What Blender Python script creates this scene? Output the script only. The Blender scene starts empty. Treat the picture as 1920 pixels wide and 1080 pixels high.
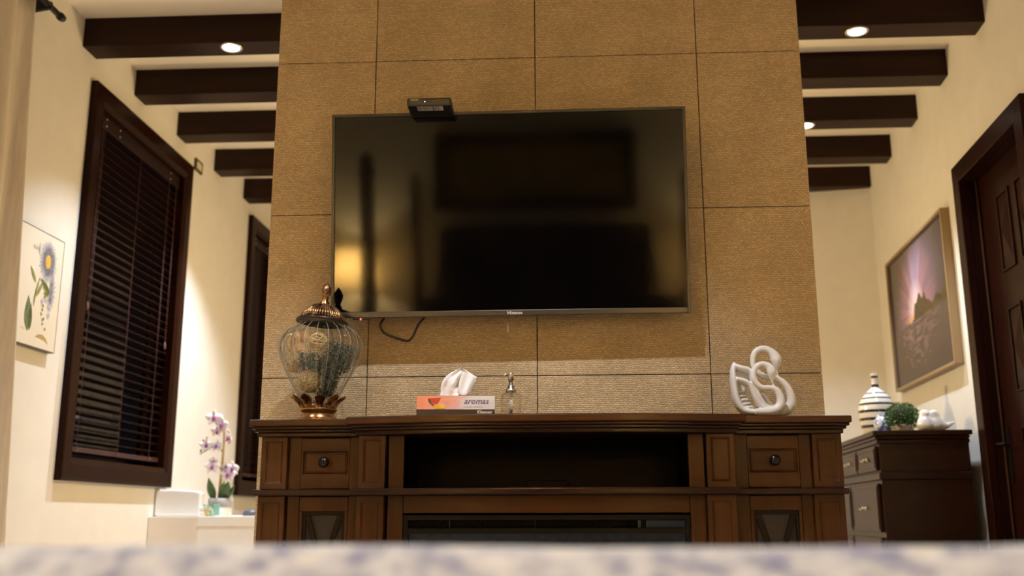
import bpy, bmesh, math, random
from mathutils import Matrix, Vector, noise
random.seed(7)
R = math.radians
sc = bpy.context.scene
COL = sc.collection

# ------------------------------------------------------------------ camera, world, exposure
CZ = 0.68
cam_d = bpy.data.cameras.new('camera')
cam = bpy.data.objects.new('camera', cam_d); COL.objects.link(cam)
pt, yw, rl = .2226, -.0543, -.0023
fwd = Vector((math.sin(yw)*math.cos(pt), math.cos(yw)*math.cos(pt), math.sin(pt)))
rt = Vector((math.cos(yw), -math.sin(yw), 0)); up = rt.cross(fwd)
c_, s_ = math.cos(rl), math.sin(rl)
ax, bx_ = c_*rt+s_*up, -s_*rt+c_*up
cam.matrix_world = Matrix(((ax.x, bx_.x, -fwd.x, 0), (ax.y, bx_.y, -fwd.y, 0), (ax.z, bx_.z, -fwd.z, CZ), (0, 0, 0, 1)))
cam_d.sensor_width = 36; cam_d.lens = 1890.5*36/1920
cam_d.clip_start = .01
cam_d.dof.use_dof = True; cam_d.dof.focus_distance = 3.22; cam_d.dof.aperture_fstop = 2.2
sc.camera = cam
w = bpy.data.worlds.new('world'); sc.world = w; w.use_nodes = True
w.node_tree.nodes['Background'].inputs[0].default_value = (.004, .005, .008, 1)
w.node_tree.nodes['Background'].inputs[1].default_value = 1
vs = sc.view_settings
vs.view_transform = 'Standard'; vs.look = 'None'; vs.gamma = 1; vs.use_curve_mapping = False
vs.exposure = 0.0
sc.cycles.use_denoising = True
sc.cycles.max_bounces = 10; sc.cycles.transparent_max_bounces = 24; sc.cycles.sample_clamp_indirect = 6
sc.cycles.caustics_reflective = False; sc.cycles.caustics_refractive = False
SPOT_W, SPOT_C = 130, (.83, .90, 1)          # recessed downlights
LAMP_W, LAMP_C = 128, (1, .72, .31)         # bedside lamps behind the camera
CEIL_W, CEIL_C = 60, (1, .72, .31)        # warm ceiling lamp over the bed
BACKFILL_W = 128                               # added warm fill globe, unseen behind the chimney wall

# ------------------------------------------------------------------ materials
def mat(name, col, rough=.5, metal=0, spec=.5, **k):
    m = bpy.data.materials.new(name); m.use_nodes = True
    n = m.node_tree.nodes; p = n['Principled BSDF']
    p.inputs['Base Color'].default_value = (*col, 1); p.inputs['Roughness'].default_value = rough
    p.inputs['Metallic'].default_value = metal; p.inputs['Specular IOR Level'].default_value = spec
    for a, v in k.items():
        p.inputs[a.replace('_', ' ')].default_value = v
    return m
def nd(m, t, **k):
    x = m.node_tree.nodes.new(t)
    for a, v in k.items(): setattr(x, a, v)
    return x
def ln(m, a, b): m.node_tree.links.new(a, b)
def P(m): return m.node_tree.nodes['Principled BSDF']
def coords(m, scale, rot=(0, 0, 0)):
    tc = nd(m, 'ShaderNodeTexCoord'); mp = nd(m, 'ShaderNodeMapping')
    mp.inputs['Scale'].default_value = scale; mp.inputs['Rotation'].default_value = rot
    ln(m, tc.outputs['Object'], mp.inputs['Vector']); return mp.outputs['Vector']
def noisy(m, c1, c2, scale, nscale=1, lo=.35, hi=.65, bump=0, detail=4, rough=None):
    """two-tone noise colour with optional relief"""
    v = coords(m, scale); t = nd(m, 'ShaderNodeTexNoise'); t.inputs['Scale'].default_value = nscale; t.inputs['Detail'].default_value = detail
    ln(m, v, t.inputs['Vector']); r = nd(m, 'ShaderNodeValToRGB')
    r.color_ramp.elements[0].position = lo; r.color_ramp.elements[1].position = hi
    r.color_ramp.elements[0].color = (*c1, 1); r.color_ramp.elements[1].color = (*c2, 1)
    ln(m, t.outputs['Fac'], r.inputs['Fac']); ln(m, r.outputs['Color'], P(m).inputs['Base Color'])
    if bump:
        b = nd(m, 'ShaderNodeBump'); b.inputs['Strength'].default_value = bump; b.inputs['Distance'].default_value = .004
        ln(m, t.outputs['Fac'], b.inputs['Height']); ln(m, b.outputs['Normal'], P(m).inputs['Normal'])
    return m
def wood(name, c1, c2, axis, rough=.3, fine=1.0, coat=.25, sp=.14):
    s = [34, 34, 34]; s['xyz'.index(axis)] = 2.2
    m = mat(name, c1, rough, spec=sp, Coat_Weight=coat, Coat_Roughness=.18)
    return noisy(m, c1, c2, tuple(a*fine for a in s), 1, .3, .72, .05, 6)
PAINT = noisy(mat('wall_paint', (.80, .76, .70), .75, spec=.25), (.78, .74, .68), (.815, .78, .72), (1, 1, 1), 9, .3, .7, .03, 8)
CEIL = mat('ceiling_paint', (.86, .80, .70), .8, spec=.2)
FLOORM = noisy(mat('floor_tile', (.4, .3, .2), .35), (.66, .51, .33), (.74, .58, .39), (1, 1, 1), 3)
def weave():
    m = mat('woven_tile', (.4, .3, .2), .7, spec=.25)
    tc = nd(m, 'ShaderNodeTexCoord'); mp = nd(m, 'ShaderNodeMapping'); mp.inputs['Rotation'].default_value = (R(-90), 0, 0)
    ln(m, tc.outputs['Object'], mp.inputs['Vector'])
    # slight wobble of the rows so the weave is not ruler straight
    nz = nd(m, 'ShaderNodeTexNoise'); nz.inputs['Scale'].default_value = 60; ln(m, mp.outputs['Vector'], nz.inputs['Vector'])
    va = nd(m, 'ShaderNodeVectorMath', operation='MULTIPLY_ADD'); va.inputs[1].default_value = (.019, .0085, 0)
    ln(m, nz.outputs['Color'], va.inputs[0]); ln(m, mp.outputs['Vector'], va.inputs[2])
    b = nd(m, 'ShaderNodeTexBrick', offset=.5, offset_frequency=2)
    for k, v in dict(Scale=1, Bias=0).items(): b.inputs[k].default_value = v
    b.inputs['Brick Width'].default_value = .0125; b.inputs['Row Height'].default_value = .0066
    b.inputs['Mortar Size'].default_value = .0019; b.inputs['Mortar Smooth'].default_value = 1
    b.inputs['Color1'].default_value = (.82, .64, .395, 1); b.inputs['Color2'].default_value = (.62, .465, .275, 1)
    b.inputs['Mortar'].default_value = (.46, .32, .165, 1)
    ln(m, va.outputs[0], b.inputs['Vector'])
    n2 = nd(m, 'ShaderNodeTexNoise'); n2.inputs['Scale'].default_value = 5; n2.inputs['Detail'].default_value = 5; ln(m, tc.outputs['Object'], n2.inputs['Vector'])
    mr = nd(m, 'ShaderNodeMapRange'); mr.inputs[1].default_value = .3; mr.inputs[2].default_value = .7; mr.inputs[3].default_value = .88; mr.inputs[4].default_value = 1.1
    ln(m, n2.outputs['Fac'], mr.inputs[0])
    mx = nd(m, 'ShaderNodeMix', data_type='RGBA', blend_type='MULTIPLY'); mx.inputs[0].default_value = 1
    ln(m, b.outputs['Color'], mx.inputs[6]); ln(m, mr.outputs[0], mx.inputs[7]); ln(m, mx.outputs[2], P(m).inputs['Base Color'])
    bp = nd(m, 'ShaderNodeBump', invert=True); bp.inputs['Strength'].default_value = .55; bp.inputs['Distance'].default_value = .002
    ln(m, b.outputs['Fac'], bp.inputs['Height']); ln(m, bp.outputs['Normal'], P(m).inputs['Normal'])
    return m
WEAVE = weave()
GROUT = mat('tile_joint', (.09, .05, .025), .9)
BEAM = wood('beam_wood', (.012, .0040, .0022), (.022, .0065, .0034), 'x', .42, .6, .0)
CASE = wood('window_wood', (.011, .0030, .0018), (.019, .0050, .0028), 'z', .3, 1, .03, .06)
SLAT = mat('blind_slat', (.013, .0038, .0042), .45, spec=.2)
CORDM = mat('blind_cord', (.16, .07, .075), .6)
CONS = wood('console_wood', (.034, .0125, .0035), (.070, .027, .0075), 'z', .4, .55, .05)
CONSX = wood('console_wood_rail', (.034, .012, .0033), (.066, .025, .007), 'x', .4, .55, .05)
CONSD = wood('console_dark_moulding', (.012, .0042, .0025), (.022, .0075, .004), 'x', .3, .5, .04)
DARKIN = mat('console_inside', (.0045, .003, .002), .6, spec=.1)
DRES = wood('dresser_mahogany', (.012, .0030, .0013), (.022, .0053, .0022), 'y', .36, .45, .08)
BLACK = mat('black_plastic', (.014, .013, .013), .38)
BEZEL = mat('tv_bezel', (.028, .027, .026), .33)
BEZELB = mat('tv_lower_bezel', (.075, .068, .064), .3, .6)
SCREEN = mat('tv_screen', (.0012, .0012, .0014), .065, spec=.30)
FIREGL = mat('firebox_glass', (.004, .004, .005), .05, spec=.7)
IRON = mat('firebox_frame', (.0065, .0065, .007), .5, spec=.10)
MESHM = mat('door_mesh_panel', (.048, .044, .046), .6, spec=.08)
KNOB = mat('bronze_knob', (.016, .012, .012), .25, .6)
WHITE = mat('white_porcelain', (.86, .83, .79), .3)
GLOSSW = mat('glossy_white_ceramic', (.88, .86, .82), .08, Coat_Weight=.6)
BRONZE = noisy(mat('antique_bronze', (.3, .15, .06), .3, .85), (.10, .042, .018), (.58, .33, .15), (1, 1, 1), 60, .35, .65, .25)
BRONZES = noisy(mat('bronze_ring', (.35, .18, .07), .25, .9), (.22, .10, .035), (.46, .25, .10), (1, 1, 1), 30, .35, .65, .1)
RIMD = mat('dark_rim', (.045, .036, .030), .3, .7)
CHROME = mat('chrome', (.80, .74, .62), .3, 1)
NICKEL = mat('aged_nickel', (.45, .40, .33), .25, 1)
PAPER = mat('tissue_paper', (.90, .88, .86), .8, spec=.1, Subsurface_Weight=.0)
TOWEL = noisy(mat('towel_white', (.86, .84, .80), .9), (.80, .78, .74), (.90, .88, .84), (1, 1, 1), 120, bump=.4)
CURT = noisy(mat('curtain_cloth', (.70, .63, .54), .85, spec=.15), (.66, .59, .50), (.74, .67, .575), (60, 60, 4), 1, bump=.1)
RODM = mat('rod_black', (.012, .012, .015), .35, .4)
FRAMEG = mat('picture_frame_gold', (.36, .25, .13), .4, .25)
FRAMED = mat('picture_edge_dark', (.10, .085, .07), .5)
CANVAS = mat('picture_canvas_cream', (.80, .73, .62), .7)
TUB = mat('tub_acrylic', (.88, .87, .87), .12, Coat_Weight=.4)
TUBT = noisy(mat('tub_tile', (.80, .72, .62), .3), (.82, .76, .69), (.87, .81, .74), (1, 1, 1), 4)
TUBP = mat('tub_panel', (.93, .92, .90), .25)
LEAFG = noisy(mat('orchid_leaf', (.05, .10, .025), .35), (.030, .065, .018), (.065, .125, .034), (1, 1, 1), 22)
BOX_G = noisy(mat('boxwood_leaf', (.05, .14, .012), .4), (.020, .060, .006), (.085, .21, .022), (1, 1, 1), 55, .35, .65)
STEM = mat('orchid_stem', (.42, .27, .09), .6)
TWIG = mat('orchid_twig', (.20, .13, .06), .6)
PETAL = mat('orchid_petal', (.92, .86, .86), .5)
LIP = mat('orchid_lip', (.33, .035, .26), .5)
POTG = mat('pot_grey_band', (.36, .345, .335), .6)
DOMEG = mat('grey_lid', (.10, .11, .14), .4)
BLUEP = None
def emit(name, col, s):
    m = mat(name, col, .4); P(m).inputs['Emission Color'].default_value = (*col, 1); P(m).inputs['Emission Strength'].default_value = s; return m
LENS = emit('lamp_lens', (1, .95, .88), 9)
LEDR = emit('standby_red', (1, .05, .08), 6); LEDB = emit('led_blue', (.25, .4, 1), 5)
def glass(name, tint, edge, rough=.02, spec=1.0, refl=.75):
    """thin clear glass: see-through face-on, denser and mirror-like at grazing angles"""
    m = bpy.data.materials.new(name); m.use_nodes = True; t = m.node_tree; t.nodes.clear()
    o = t.nodes.new('ShaderNodeOutputMaterial'); tr = t.nodes.new('ShaderNodeBsdfTransparent'); gl = t.nodes.new('ShaderNodeBsdfGlossy')
    lw = t.nodes.new('ShaderNodeLayerWeight'); lw.inputs[0].default_value = .42
    fp = t.nodes.new('ShaderNodeMath'); fp.operation = 'POWER'; fp.inputs[1].default_value = 3.0
    fr = t.nodes.new('ShaderNodeMath'); fr.operation = 'MULTIPLY_ADD'; fr.inputs[1].default_value = refl; fr.inputs[2].default_value = refl*.09
    t.links.new(lw.outputs['Facing'], fp.inputs[0]); t.links.new(fp.outputs[0], fr.inputs[0])
    mc = t.nodes.new('ShaderNodeMix'); mc.data_type = 'RGBA'; mc.inputs[6].default_value = (*tint, 1); mc.inputs[7].default_value = (*edge, 1)
    pw = t.nodes.new('ShaderNodeMath'); pw.operation = 'POWER'; pw.inputs[1].default_value = 2.0
    t.links.new(lw.outputs['Facing'], pw.inputs[0]); t.links.new(pw.outputs[0], mc.inputs[0]); t.links.new(mc.outputs[2], tr.inputs[0])
    gl.inputs['Roughness'].default_value = rough; gl.inputs['Color'].default_value = (spec, spec, spec, 1)
    ms = t.nodes.new('ShaderNodeMixShader'); t.links.new(fr.outputs[0], ms.inputs[0]); t.links.new(tr.outputs[0], ms.inputs[1]); t.links.new(gl.outputs[0], ms.inputs[2])
    t.links.new(ms.outputs[0], o.inputs[0]); return m
JARG = glass('jar_glass', (.97, .975, .96), (.44, .44, .38), .04, refl=.5)
BOTG = glass('bottle_glass', (.95, .93, .90), (.74, .68, .60), .06)
PANE = glass('window_pane', (.85, .88, .86), (.5, .55, .55), .01, refl=.28)

# ------------------------------------------------------------------ mesh builder
class MB:
    def __init__(s): s.v = []; s.f = []; s.sm = []; s.c = None
    def add(s, vs_, fs, smooth=False, M=None):
        o = len(s.v)
        s.v += [tuple(M @ Vector(p)) if M else tuple(p) for p in vs_]
        s.f += [tuple(i+o for i in f) for f in fs]; s.sm += [smooth]*len(fs); return s
    def box(s, x0, x1, y0, y1, z0, z1, M=None):
        vs_ = [(x, y, z) for x in (x0, x1) for y in (y0, y1) for z in (z0, z1)]
        return s.add(vs_, [(0, 1, 3, 2), (4, 6, 7, 5), (0, 4, 5, 1), (2, 3, 7, 6), (0, 2, 6, 4), (1, 5, 7, 3)], False, M)
    def prism(s, poly, a, b, plane='xz', M=None, smooth=False):
        """polygon in a plane swept along the third axis from a to b"""
        mk = {'xz': lambda p, t: (p[0], t, p[1]), 'xy': lambda p, t: (p[0], p[1], t), 'yz': lambda p, t: (t, p[0], p[1])}[plane]
        n = len(poly)
        vs_ = [mk(p, a) for p in poly]+[mk(p, b) for p in poly]
        o = len(s.v)
        s.add(vs_, [tuple(range(n)), tuple(range(2*n-1, n-1, -1))], False, M)
        s.f += [tuple(o+i for i in (i0, (i0+1) % n, n+(i0+1) % n, n+i0)) for i0 in range(n)]; s.sm += [smooth]*n
        return s
    def lathe(s, prof, n=32, c=(0, 0, 0), fl=None, M=None, cap=True):
        vs_ = []; fs = []
        for r, z in prof:
            for k in range(n):
                a = 2*math.pi*k/n; rr = r*(fl(a, z) if fl else 1)
                vs_.append((c[0]+rr*math.cos(a), c[1]+rr*math.sin(a), c[2]+z))
        m = len(prof)
        for i in range(m-1):
            for k in range(n):
                fs.append((i*n+k, i*n+(k+1) % n, (i+1)*n+(k+1) % n, (i+1)*n+k))
        if cap: fs += [tuple(range(n)), tuple((m-1)*n+k for k in range(n))]
        return s.add(vs_, fs, True, M)
    def tube(s, path, r, n=8, sq=None, M=None, closed=False):
        """round bar along a path; r may vary; sq stretches it along world y"""
        pts = [Vector(p) for p in path]; m = len(pts); vs_ = []; fs = []
        rs = r if isinstance(r, (list, tuple)) else [r]*m
        prev = None
        for i, p in enumerate(pts):
            t = (pts[(i+1) % m]-pts[i-1]) if closed else (pts[min(i+1, m-1)]-pts[max(i-1, 0)])
            t.normalize()
            if prev is None:
                a = Vector((0, 1, 0)) if abs(t.y) < .9 else Vector((1, 0, 0))
                u = t.cross(a).normalized()
            else:
                u = (prev-t*prev.dot(t)).normalized()
            prev = u; w_ = t.cross(u)
            for k in range(n):
                a = 2*math.pi*k/n; d = u*math.cos(a)+w_*math.sin(a)
                q = d*rs[i]
                if sq: q = Vector((q.x, q.y*sq, q.z))
                vs_.append(p+q)
        for i in range(m if closed else m-1):
            j = (i+1) % m
            for k in range(n): fs.append((i*n+k, i*n+(k+1) % n, j*n+(k+1) % n, j*n+k))
        if not closed: fs += [tuple(range(n)), tuple((m-1)*n+k for k in range(n))]
        return s.add(vs_, fs, True, M)
    def ball(s, c, r, nu=16, nv=10, M=None):
        rx, ry, rz = r if isinstance(r, (tuple, list)) else (r, r, r)
        vs_ = [(c[0], c[1], c[2]-rz)]; fs = []
        for i in range(1, nv):
            b = -math.pi/2+math.pi*i/nv
            for k in range(nu):
                a = 2*math.pi*k/nu; vs_.append((c[0]+rx*math.cos(b)*math.cos(a), c[1]+ry*math.cos(b)*math.sin(a), c[2]+rz*math.sin(b)))
        vs_.append((c[0], c[1], c[2]+rz)); L = len(vs_)-1
        for k in range(nu):
            fs.append((0, 1+(k+1) % nu, 1+k)); fs.append((L, L-nu+k, L-nu+(k+1) % nu))
            for i in range(nv-2): fs.append((1+i*nu+k, 1+i*nu+(k+1) % nu, 1+(i+1)*nu+(k+1) % nu, 1+(i+1)*nu+k))
        return s.add(vs_, fs, True, M)
    def frame(s, x0, x1, z0, z1, w_, y0, y1, M=None):
        """four mitred bars around a rectangle in the xz plane"""
        for a, b in (((x0, z0), (x1, z0)), ((x1, z0), (x1, z1)), ((x1, z1), (x0, z1)), ((x0, z1), (x0, z0))):
            ins = lambda p: (p[0]+(w_ if p[0] == x0 else -w_), p[1]+(w_ if p[1] == z0 else -w_))
            s.prism([a, b, ins(b), ins(a)], y0, y1, 'xz', M)
        return s
WM = {}
def wm(o): return WM.get(o.name, Matrix.Identity(4))
def obj(name, mb, m, parent=None, bevel=0, local=False, seg=2, kind=None, recalc=True):
    me = bpy.data.meshes.new(name)
    V = mb.v
    if parent is not None and not local:
        inv = wm(parent).inverted(); V = [tuple(inv @ Vector(p)) for p in V]
    me.from_pydata(V, [], mb.f)
    for p, sm in zip(me.polygons, mb.sm): p.use_smooth = sm
    if recalc:
        b = bmesh.new(); b.from_mesh(me); bmesh.ops.recalc_face_normals(b, faces=b.faces); b.to_mesh(me); b.free()
    for mm in (m if isinstance(m, list) else [m]): me.materials.append(mm)
    o = bpy.data.objects.new(name, me); COL.objects.link(o)
    if parent is not None: o.parent = parent; WM[o.name] = wm(parent)
    if bevel:
        bv = o.modifiers.new('bevel', 'BEVEL'); bv.width = bevel; bv.segments = seg; bv.limit_method = 'ANGLE'; bv.angle_limit = R(40)
    if kind: o['kind'] = kind
    return o
def tag(o, label, cat, group=None, kind=None):
    o['label'] = label; o['category'] = cat
    if group: o['group'] = group
    if kind: o['kind'] = kind
    return o
def thing(name, label, cat, loc=(0, 0, 0), M=None, group=None):
    o = bpy.data.objects.new(name, None); COL.objects.link(o); o.empty_display_size = .05
    m = M if M else Matrix.Translation(loc)
    o.location = m.to_translation(); o.rotation_euler = m.to_euler(); WM[o.name] = m
    return tag(o, label, cat, group)
def struct(name, mb, m, **k): return obj(name, mb, m, kind='structure', **k)
def copy_tree(o, loc, label):
    r = o.copy(); COL.objects.link(r); r.location = loc; r['label'] = label
    for ch in o.children:
        c = ch.copy(); COL.objects.link(c); c.parent = r
        for g in ch.children: d = g.copy(); COL.objects.link(d); d.parent = c
    return r
def text(name, s, size, M, m, parent, shear=0, align='LEFT', bold=0, spacing=1):
    cu = bpy.data.curves.new(name, 'FONT'); cu.body = s; cu.size = size; cu.extrude = .0002; cu.shear = shear; cu.align_x = align
    cu.offset = bold; cu.space_character = spacing; cu.materials.append(m); cu.resolution_u = 3
    tmp = bpy.data.objects.new(name+'_curve', cu); COL.objects.link(tmp)
    me = bpy.data.meshes.new_from_object(tmp.evaluated_get(bpy.context.evaluated_depsgraph_get()))
    bpy.data.objects.remove(tmp); bpy.data.curves.remove(cu)
    o = bpy.data.objects.new(name, me); COL.objects.link(o); o.parent = parent
    l = wm(parent).inverted() @ M; o.location = l.to_translation(); o.rotation_euler = l.to_euler()
    return o
FRONT = Matrix.Rotation(R(90), 4, 'X')       # text lying in the xz plane, read from -y
def spline(pts, n=6):
    """Catmull-Rom through points of any dimension"""
    out = []; P_ = [pts[0]]+list(pts)+[pts[-1]]
    for i in range(1, len(P_)-2):
        for k in range(n):
            t = k/n; a, b, c, d = P_[i-1], P_[i], P_[i+1], P_[i+2]
            out.append(tuple(.5*(2*b[j]+(c[j]-a[j])*t+(2*a[j]-5*b[j]+4*c[j]-d[j])*t*t+(3*b[j]-a[j]-3*c[j]+d[j])*t**3) for j in range(len(b))))
    out.append(tuple(pts[-1])); return out

# wall frames: local x = distance off the wall into the room, local y = along the wall, z up
aL, aR = math.atan(.0102), math.atan(.0717)
ML = Matrix(((math.cos(aL), math.sin(aL), 0, -2.286), (-math.sin(aL), math.cos(aL), 0, 5), (0, 0, 1, 0), (0, 0, 0, 1)))
MR = Matrix(((-math.cos(aR), math.sin(aR), 0, 1.979), (math.sin(aR), math.cos(aR), 0, 5), (0, 0, 1, 0), (0, 0, 0, 1)))
SL = lambda y: (y-5)/math.cos(aL)
SR = lambda y: (y-5)/math.cos(aR)
LX = lambda y: -2.286+.0102*(y-5)
RX = lambda y: 1.979+.0717*(y-5)

# ------------------------------------------------------------------ room shell
ZB, ZC = 2.88, 3.025
YF = -1.45                                    # wall behind the camera
YB = lambda x: 6.75+(2.1-x)*.21               # slanted wall at the far end
struct('floor', MB().box(-2.7, 2.6, YF-.2, 8.2, -.1, 0), FLOORM)
ceiling = struct('ceiling', MB().box(-2.7, 2.6, YF-.2, 8.2, ZC, ZC+.1), CEIL)
WIN = [(4.453, 5.711, .842, 2.758), (6.845, 7.50, .822, 2.80)]
def wall_with_holes(M, y0, y1, holes, conv, thick=.16):
    mb = MB(); y = y0
    for a, b, z0, z1 in sorted(holes):
        mb.box(-thick, 0, conv(y), conv(a), 0, ZC, M)
        if z0 > 0: mb.box(-thick, 0, conv(a), conv(b), 0, z0, M)
        mb.box(-thick, 0, conv(a), conv(b), z1, ZC, M); y = b
    mb.box(-thick, 0, conv(y), conv(y1), 0, ZC, M); return mb
cw = .085
struct('wall_left', wall_with_holes(ML, YF-.1, 8.1, [(a+cw, b-cw, c+cw, d-cw) for a, b, c, d in WIN], SL), PAINT)
DOOR = (3.983, 4.93, 2.377)
struct('wall_right', wall_with_holes(MR, YF-.1, 8.1, [(DOOR[0]+.08, DOOR[1]-.08, 0, DOOR[2]-.08)], SR), PAINT)
struct('wall_back', MB().prism([(-2.5, YB(-2.5)), (2.4, YB(2.4)), (2.4, YB(2.4)+.15), (-2.5, YB(-2.5)+.15)], 0, ZC, 'xy'), PAINT)
struct('wall_front', MB().box(-2.6, 2.2, YF-.12, YF, 0, ZC), PAINT)
# ceiling beams, one by one, ends butting into both side walls
BY = [6.702, 6.114, 5.493, 4.912, 4.336, 3.752, 3.02, 2.25, 1.52, .784, .192, -.4, -.992]
for y in BY:
    a, b = LX(y)-.01, RX(y)+.01
    if abs(y-3.752) < .01:        # this one dies into the chimney wall on both sides
        pass
    mb = MB().box(a, b, y, y+.141, ZB, ZC+.01)
    if y > 6.6: mb = MB().prism([(a, y), (b, y), (b, min(y+.141, YB(b)+.01)), (1.55, y+.141), (a, y+.141)], ZB, ZC+.01, 'xy')
    obj('beam', mb, BEAM, ceiling, .003)
# chimney wall with woven tiles
WY = 3.497
wall_mid = struct('wall_middle', MB().box(-1.0747, .8747, WY+.012, 3.735, 0, ZC), GROUT)
xs = [-1.0767, -.7019, -.1019, .4981, .8767]
zs = [0, .558, 1.158, 1.758, 2.358, 2.958, ZC]
for i in range(4):
    for j in range(len(zs)-1):
        g = .0016; jy = random.uniform(-.0006, .0006)
        obj('tile', MB().box(xs[i]+(g if i else 0), xs[i+1]-(g if i < 3 else 0), WY+jy, WY+.013, zs[j]+g, zs[j+1]-g), WEAVE, wall_mid, .0012, seg=1)
for x in (-1.0767, .8747):
    for j in range(len(zs)-1):
        obj('tile', MB().box(x, x+.002, WY+.0132, 3.735, zs[j]+.0016, zs[j+1]-.0016), WEAVE, wall_mid)
mb = MB()
for q in range(5):
    x = -.2035+random.uniform(-.004, .004); z = 1.332+random.uniform(-.014, .014)
    mb.box(x-.0016, x+.0016, WY-.0012, WY, z-.006, z+.006)
obj('paint_chip', mb, PAPER, wall_mid)

# ------------------------------------------------------------------ downlights
def downlight(x, y, label, on=1.0, cone=97, soft=.55):
    t = thing('downlight', label, 'downlight', (x, y, ZB), group='recessed ceiling downlights')
    obj('trim_ring', MB().lathe([(.040, -.001), (.046, -.005), (.052, -.004), (.054, 0), (.040, .0005)], 32, (x, y, ZB), cap=False), CHROME, t)
    obj('lens', MB().lathe([(.040, -.0022), (.0, -.0030)], 32, (x, y, ZB), cap=False), LENS, t)
    ld = bpy.data.lights.new('downlight_beam', 'SPOT'); ld.energy = SPOT_W*on; ld.color = SPOT_C; ld.spot_size = R(cone); ld.spot_blend = soft; ld.shadow_soft_size = .03
    lo = bpy.data.objects.new('downlight_beam', ld); COL.objects.link(lo); lo.parent = t; lo.location = (0, 0, -.008)
downlight(-1.587, 4.39, 'bright round downlight in the nearest dark beam left of the chimney wall', 1.1)
downlight(1.373, 4.40, 'bright round downlight in the nearest dark beam right of the chimney wall', .9)
downlight(1.40, 5.565, 'round downlight half hidden by the chimney wall edge, third beam on the right', 1.3)
downlight(-1.59, 5.565, 'round downlight over the bathtub, hidden behind the chimney wall', 2.2)
downlight(-1.59, 2.32, 'round downlight above the curtain side of the bed foot', .8, 94, .5)
downlight(-.16, 2.32, 'round downlight above the middle of the bed foot, facing the television', 1.4, 94, .5)
downlight(-1.59, .855, 'round downlight above the curtain side of the bed', .5)
downlight(-.16, .855, 'round downlight above the middle of the bed', .45)
downlight(1.38, .855, 'round downlight above the door side of the bed', .55)

# added globe light, out of sight behind the chimney wall, warming the back room
GLOBE = bpy.data.materials.new('fill_globe'); GLOBE.use_nodes = True
t = GLOBE.node_tree; t.nodes.clear(); go_ = t.nodes.new('ShaderNodeOutputMaterial'); gm = t.nodes.new('ShaderNodeMixShader'); gt = t.nodes.new('ShaderNodeBsdfTransparent'); gl_ = t.nodes.new('ShaderNodeBsdfTranslucent')
gl_.inputs[0].default_value = (.95, .9, .8, 1); gm.inputs[0].default_value = .5
t.links.new(gt.outputs[0], gm.inputs[1]); t.links.new(gl_.outputs[0], gm.inputs[2]); t.links.new(gm.outputs[0], go_.inputs[0])
t = thing('back_fill_globe', 'added globe light, unseen behind the chimney wall, to warm the back room', 'lamp', (-.15, 5.40, ZC))
obj('rose', MB().lathe([(.05, 0), (.05, -.02), (.01, -.03)], 24, (-.15, 5.40, ZC)), BRONZES, t)
obj('cord', MB().tube([(-.15, 5.40, ZC-.02), (-.15, 5.40, 1.86)], .004, 8), RODM, t)
obj('globe', MB().ball((-.15, 5.40, 1.75), .12, 28, 16), GLOBE, t)
ld = bpy.data.lights.new('globe_fill', 'POINT'); ld.energy = BACKFILL_W; ld.color = CEIL_C; ld.shadow_soft_size = .09
lo = bpy.data.objects.new('globe_fill', ld); COL.objects.link(lo); lo.parent = t; lo.location = (0, 0, 1.75-ZC)

# ------------------------------------------------------------------ windows with blinds
def window(n, y0, y1, z0, z1):
    a, b = SL(y0), SL(y1); cw_ = .105
    root = bpy.data.objects.new('window_%d' % n, None); COL.objects.link(root); root['kind'] = 'structure'
    root.location = ML @ Vector((0, (a+b)/2, z0)); WM[root.name] = Matrix.Translation(root.location)
    prof = lambda q: [(0, q[0]), (.030, q[0]), (.030, q[1]*.80+q[0]*.2), (.020, q[1]), (0, q[1])]
    # four casing boards, mitred, thinner at the inner edge
    for k in range(4):
        ou = [(a, z0), (b, z0), (b, z1), (a, z1)]; i0, i1 = ou[k], ou[(k+1) % 4]
        cs = lambda p, w_: (p[0]+(w_ if p[0] == a else -w_), p[1]+(w_ if p[1] == z0 else -w_))
        vs_ = []
        for (off, w_) in ((0, 0), (.032, 0), (.034, .012), (.034, cw_-.03), (.022, cw_), (-.02, cw_), (-.02, .0)):
            for p in (i0, i1):
                q = cs(p, w_); vs_.append((off, q[0], q[1]))
        m = len(vs_)//2
        fs = [(2*i, 2*i+1, 2*((i+1) % m)+1, 2*((i+1) % m)) for i in range(m)]+[tuple(range(0, 2*m, 2)), tuple(range(1, 2*m, 2))]
        obj('casing_board', MB().add(vs_, fs, False, ML), CASE, root, .002)
    A, B, C, D = a+cw_-.012, b-cw_+.012, z0+cw_-.012, z1-cw_+.012
    mb = MB()
    for bx in ((-.15, -.021, a+cw-.0, A, z0+cw, z1-cw), (-.15, -.021, B, b-cw, z0+cw, z1-cw), (-.15, -.021, A, B, z0+cw, C), (-.15, -.021, A, B, D, z1-cw)): mb.box(*bx, ML)
    obj('jamb_lining', mb, CASE, root)
    mb = MB()
    for bx in ((-.13, -.10, A, A+.045, C, D), (-.13, -.10, B-.045, B, C, D), (-.13, -.10, A+.045, B-.045, C, C+.045), (-.13, -.10, A+.045, B-.045, D-.045, D)): mb.box(*bx, ML)
    obj('sash', mb, CASE, root, .002)
    obj('pane', MB().box(-.118, -.113, A+.04, B-.04, C+.04, D-.04, ML), PANE, root)
    return A, B, C, D
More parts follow.
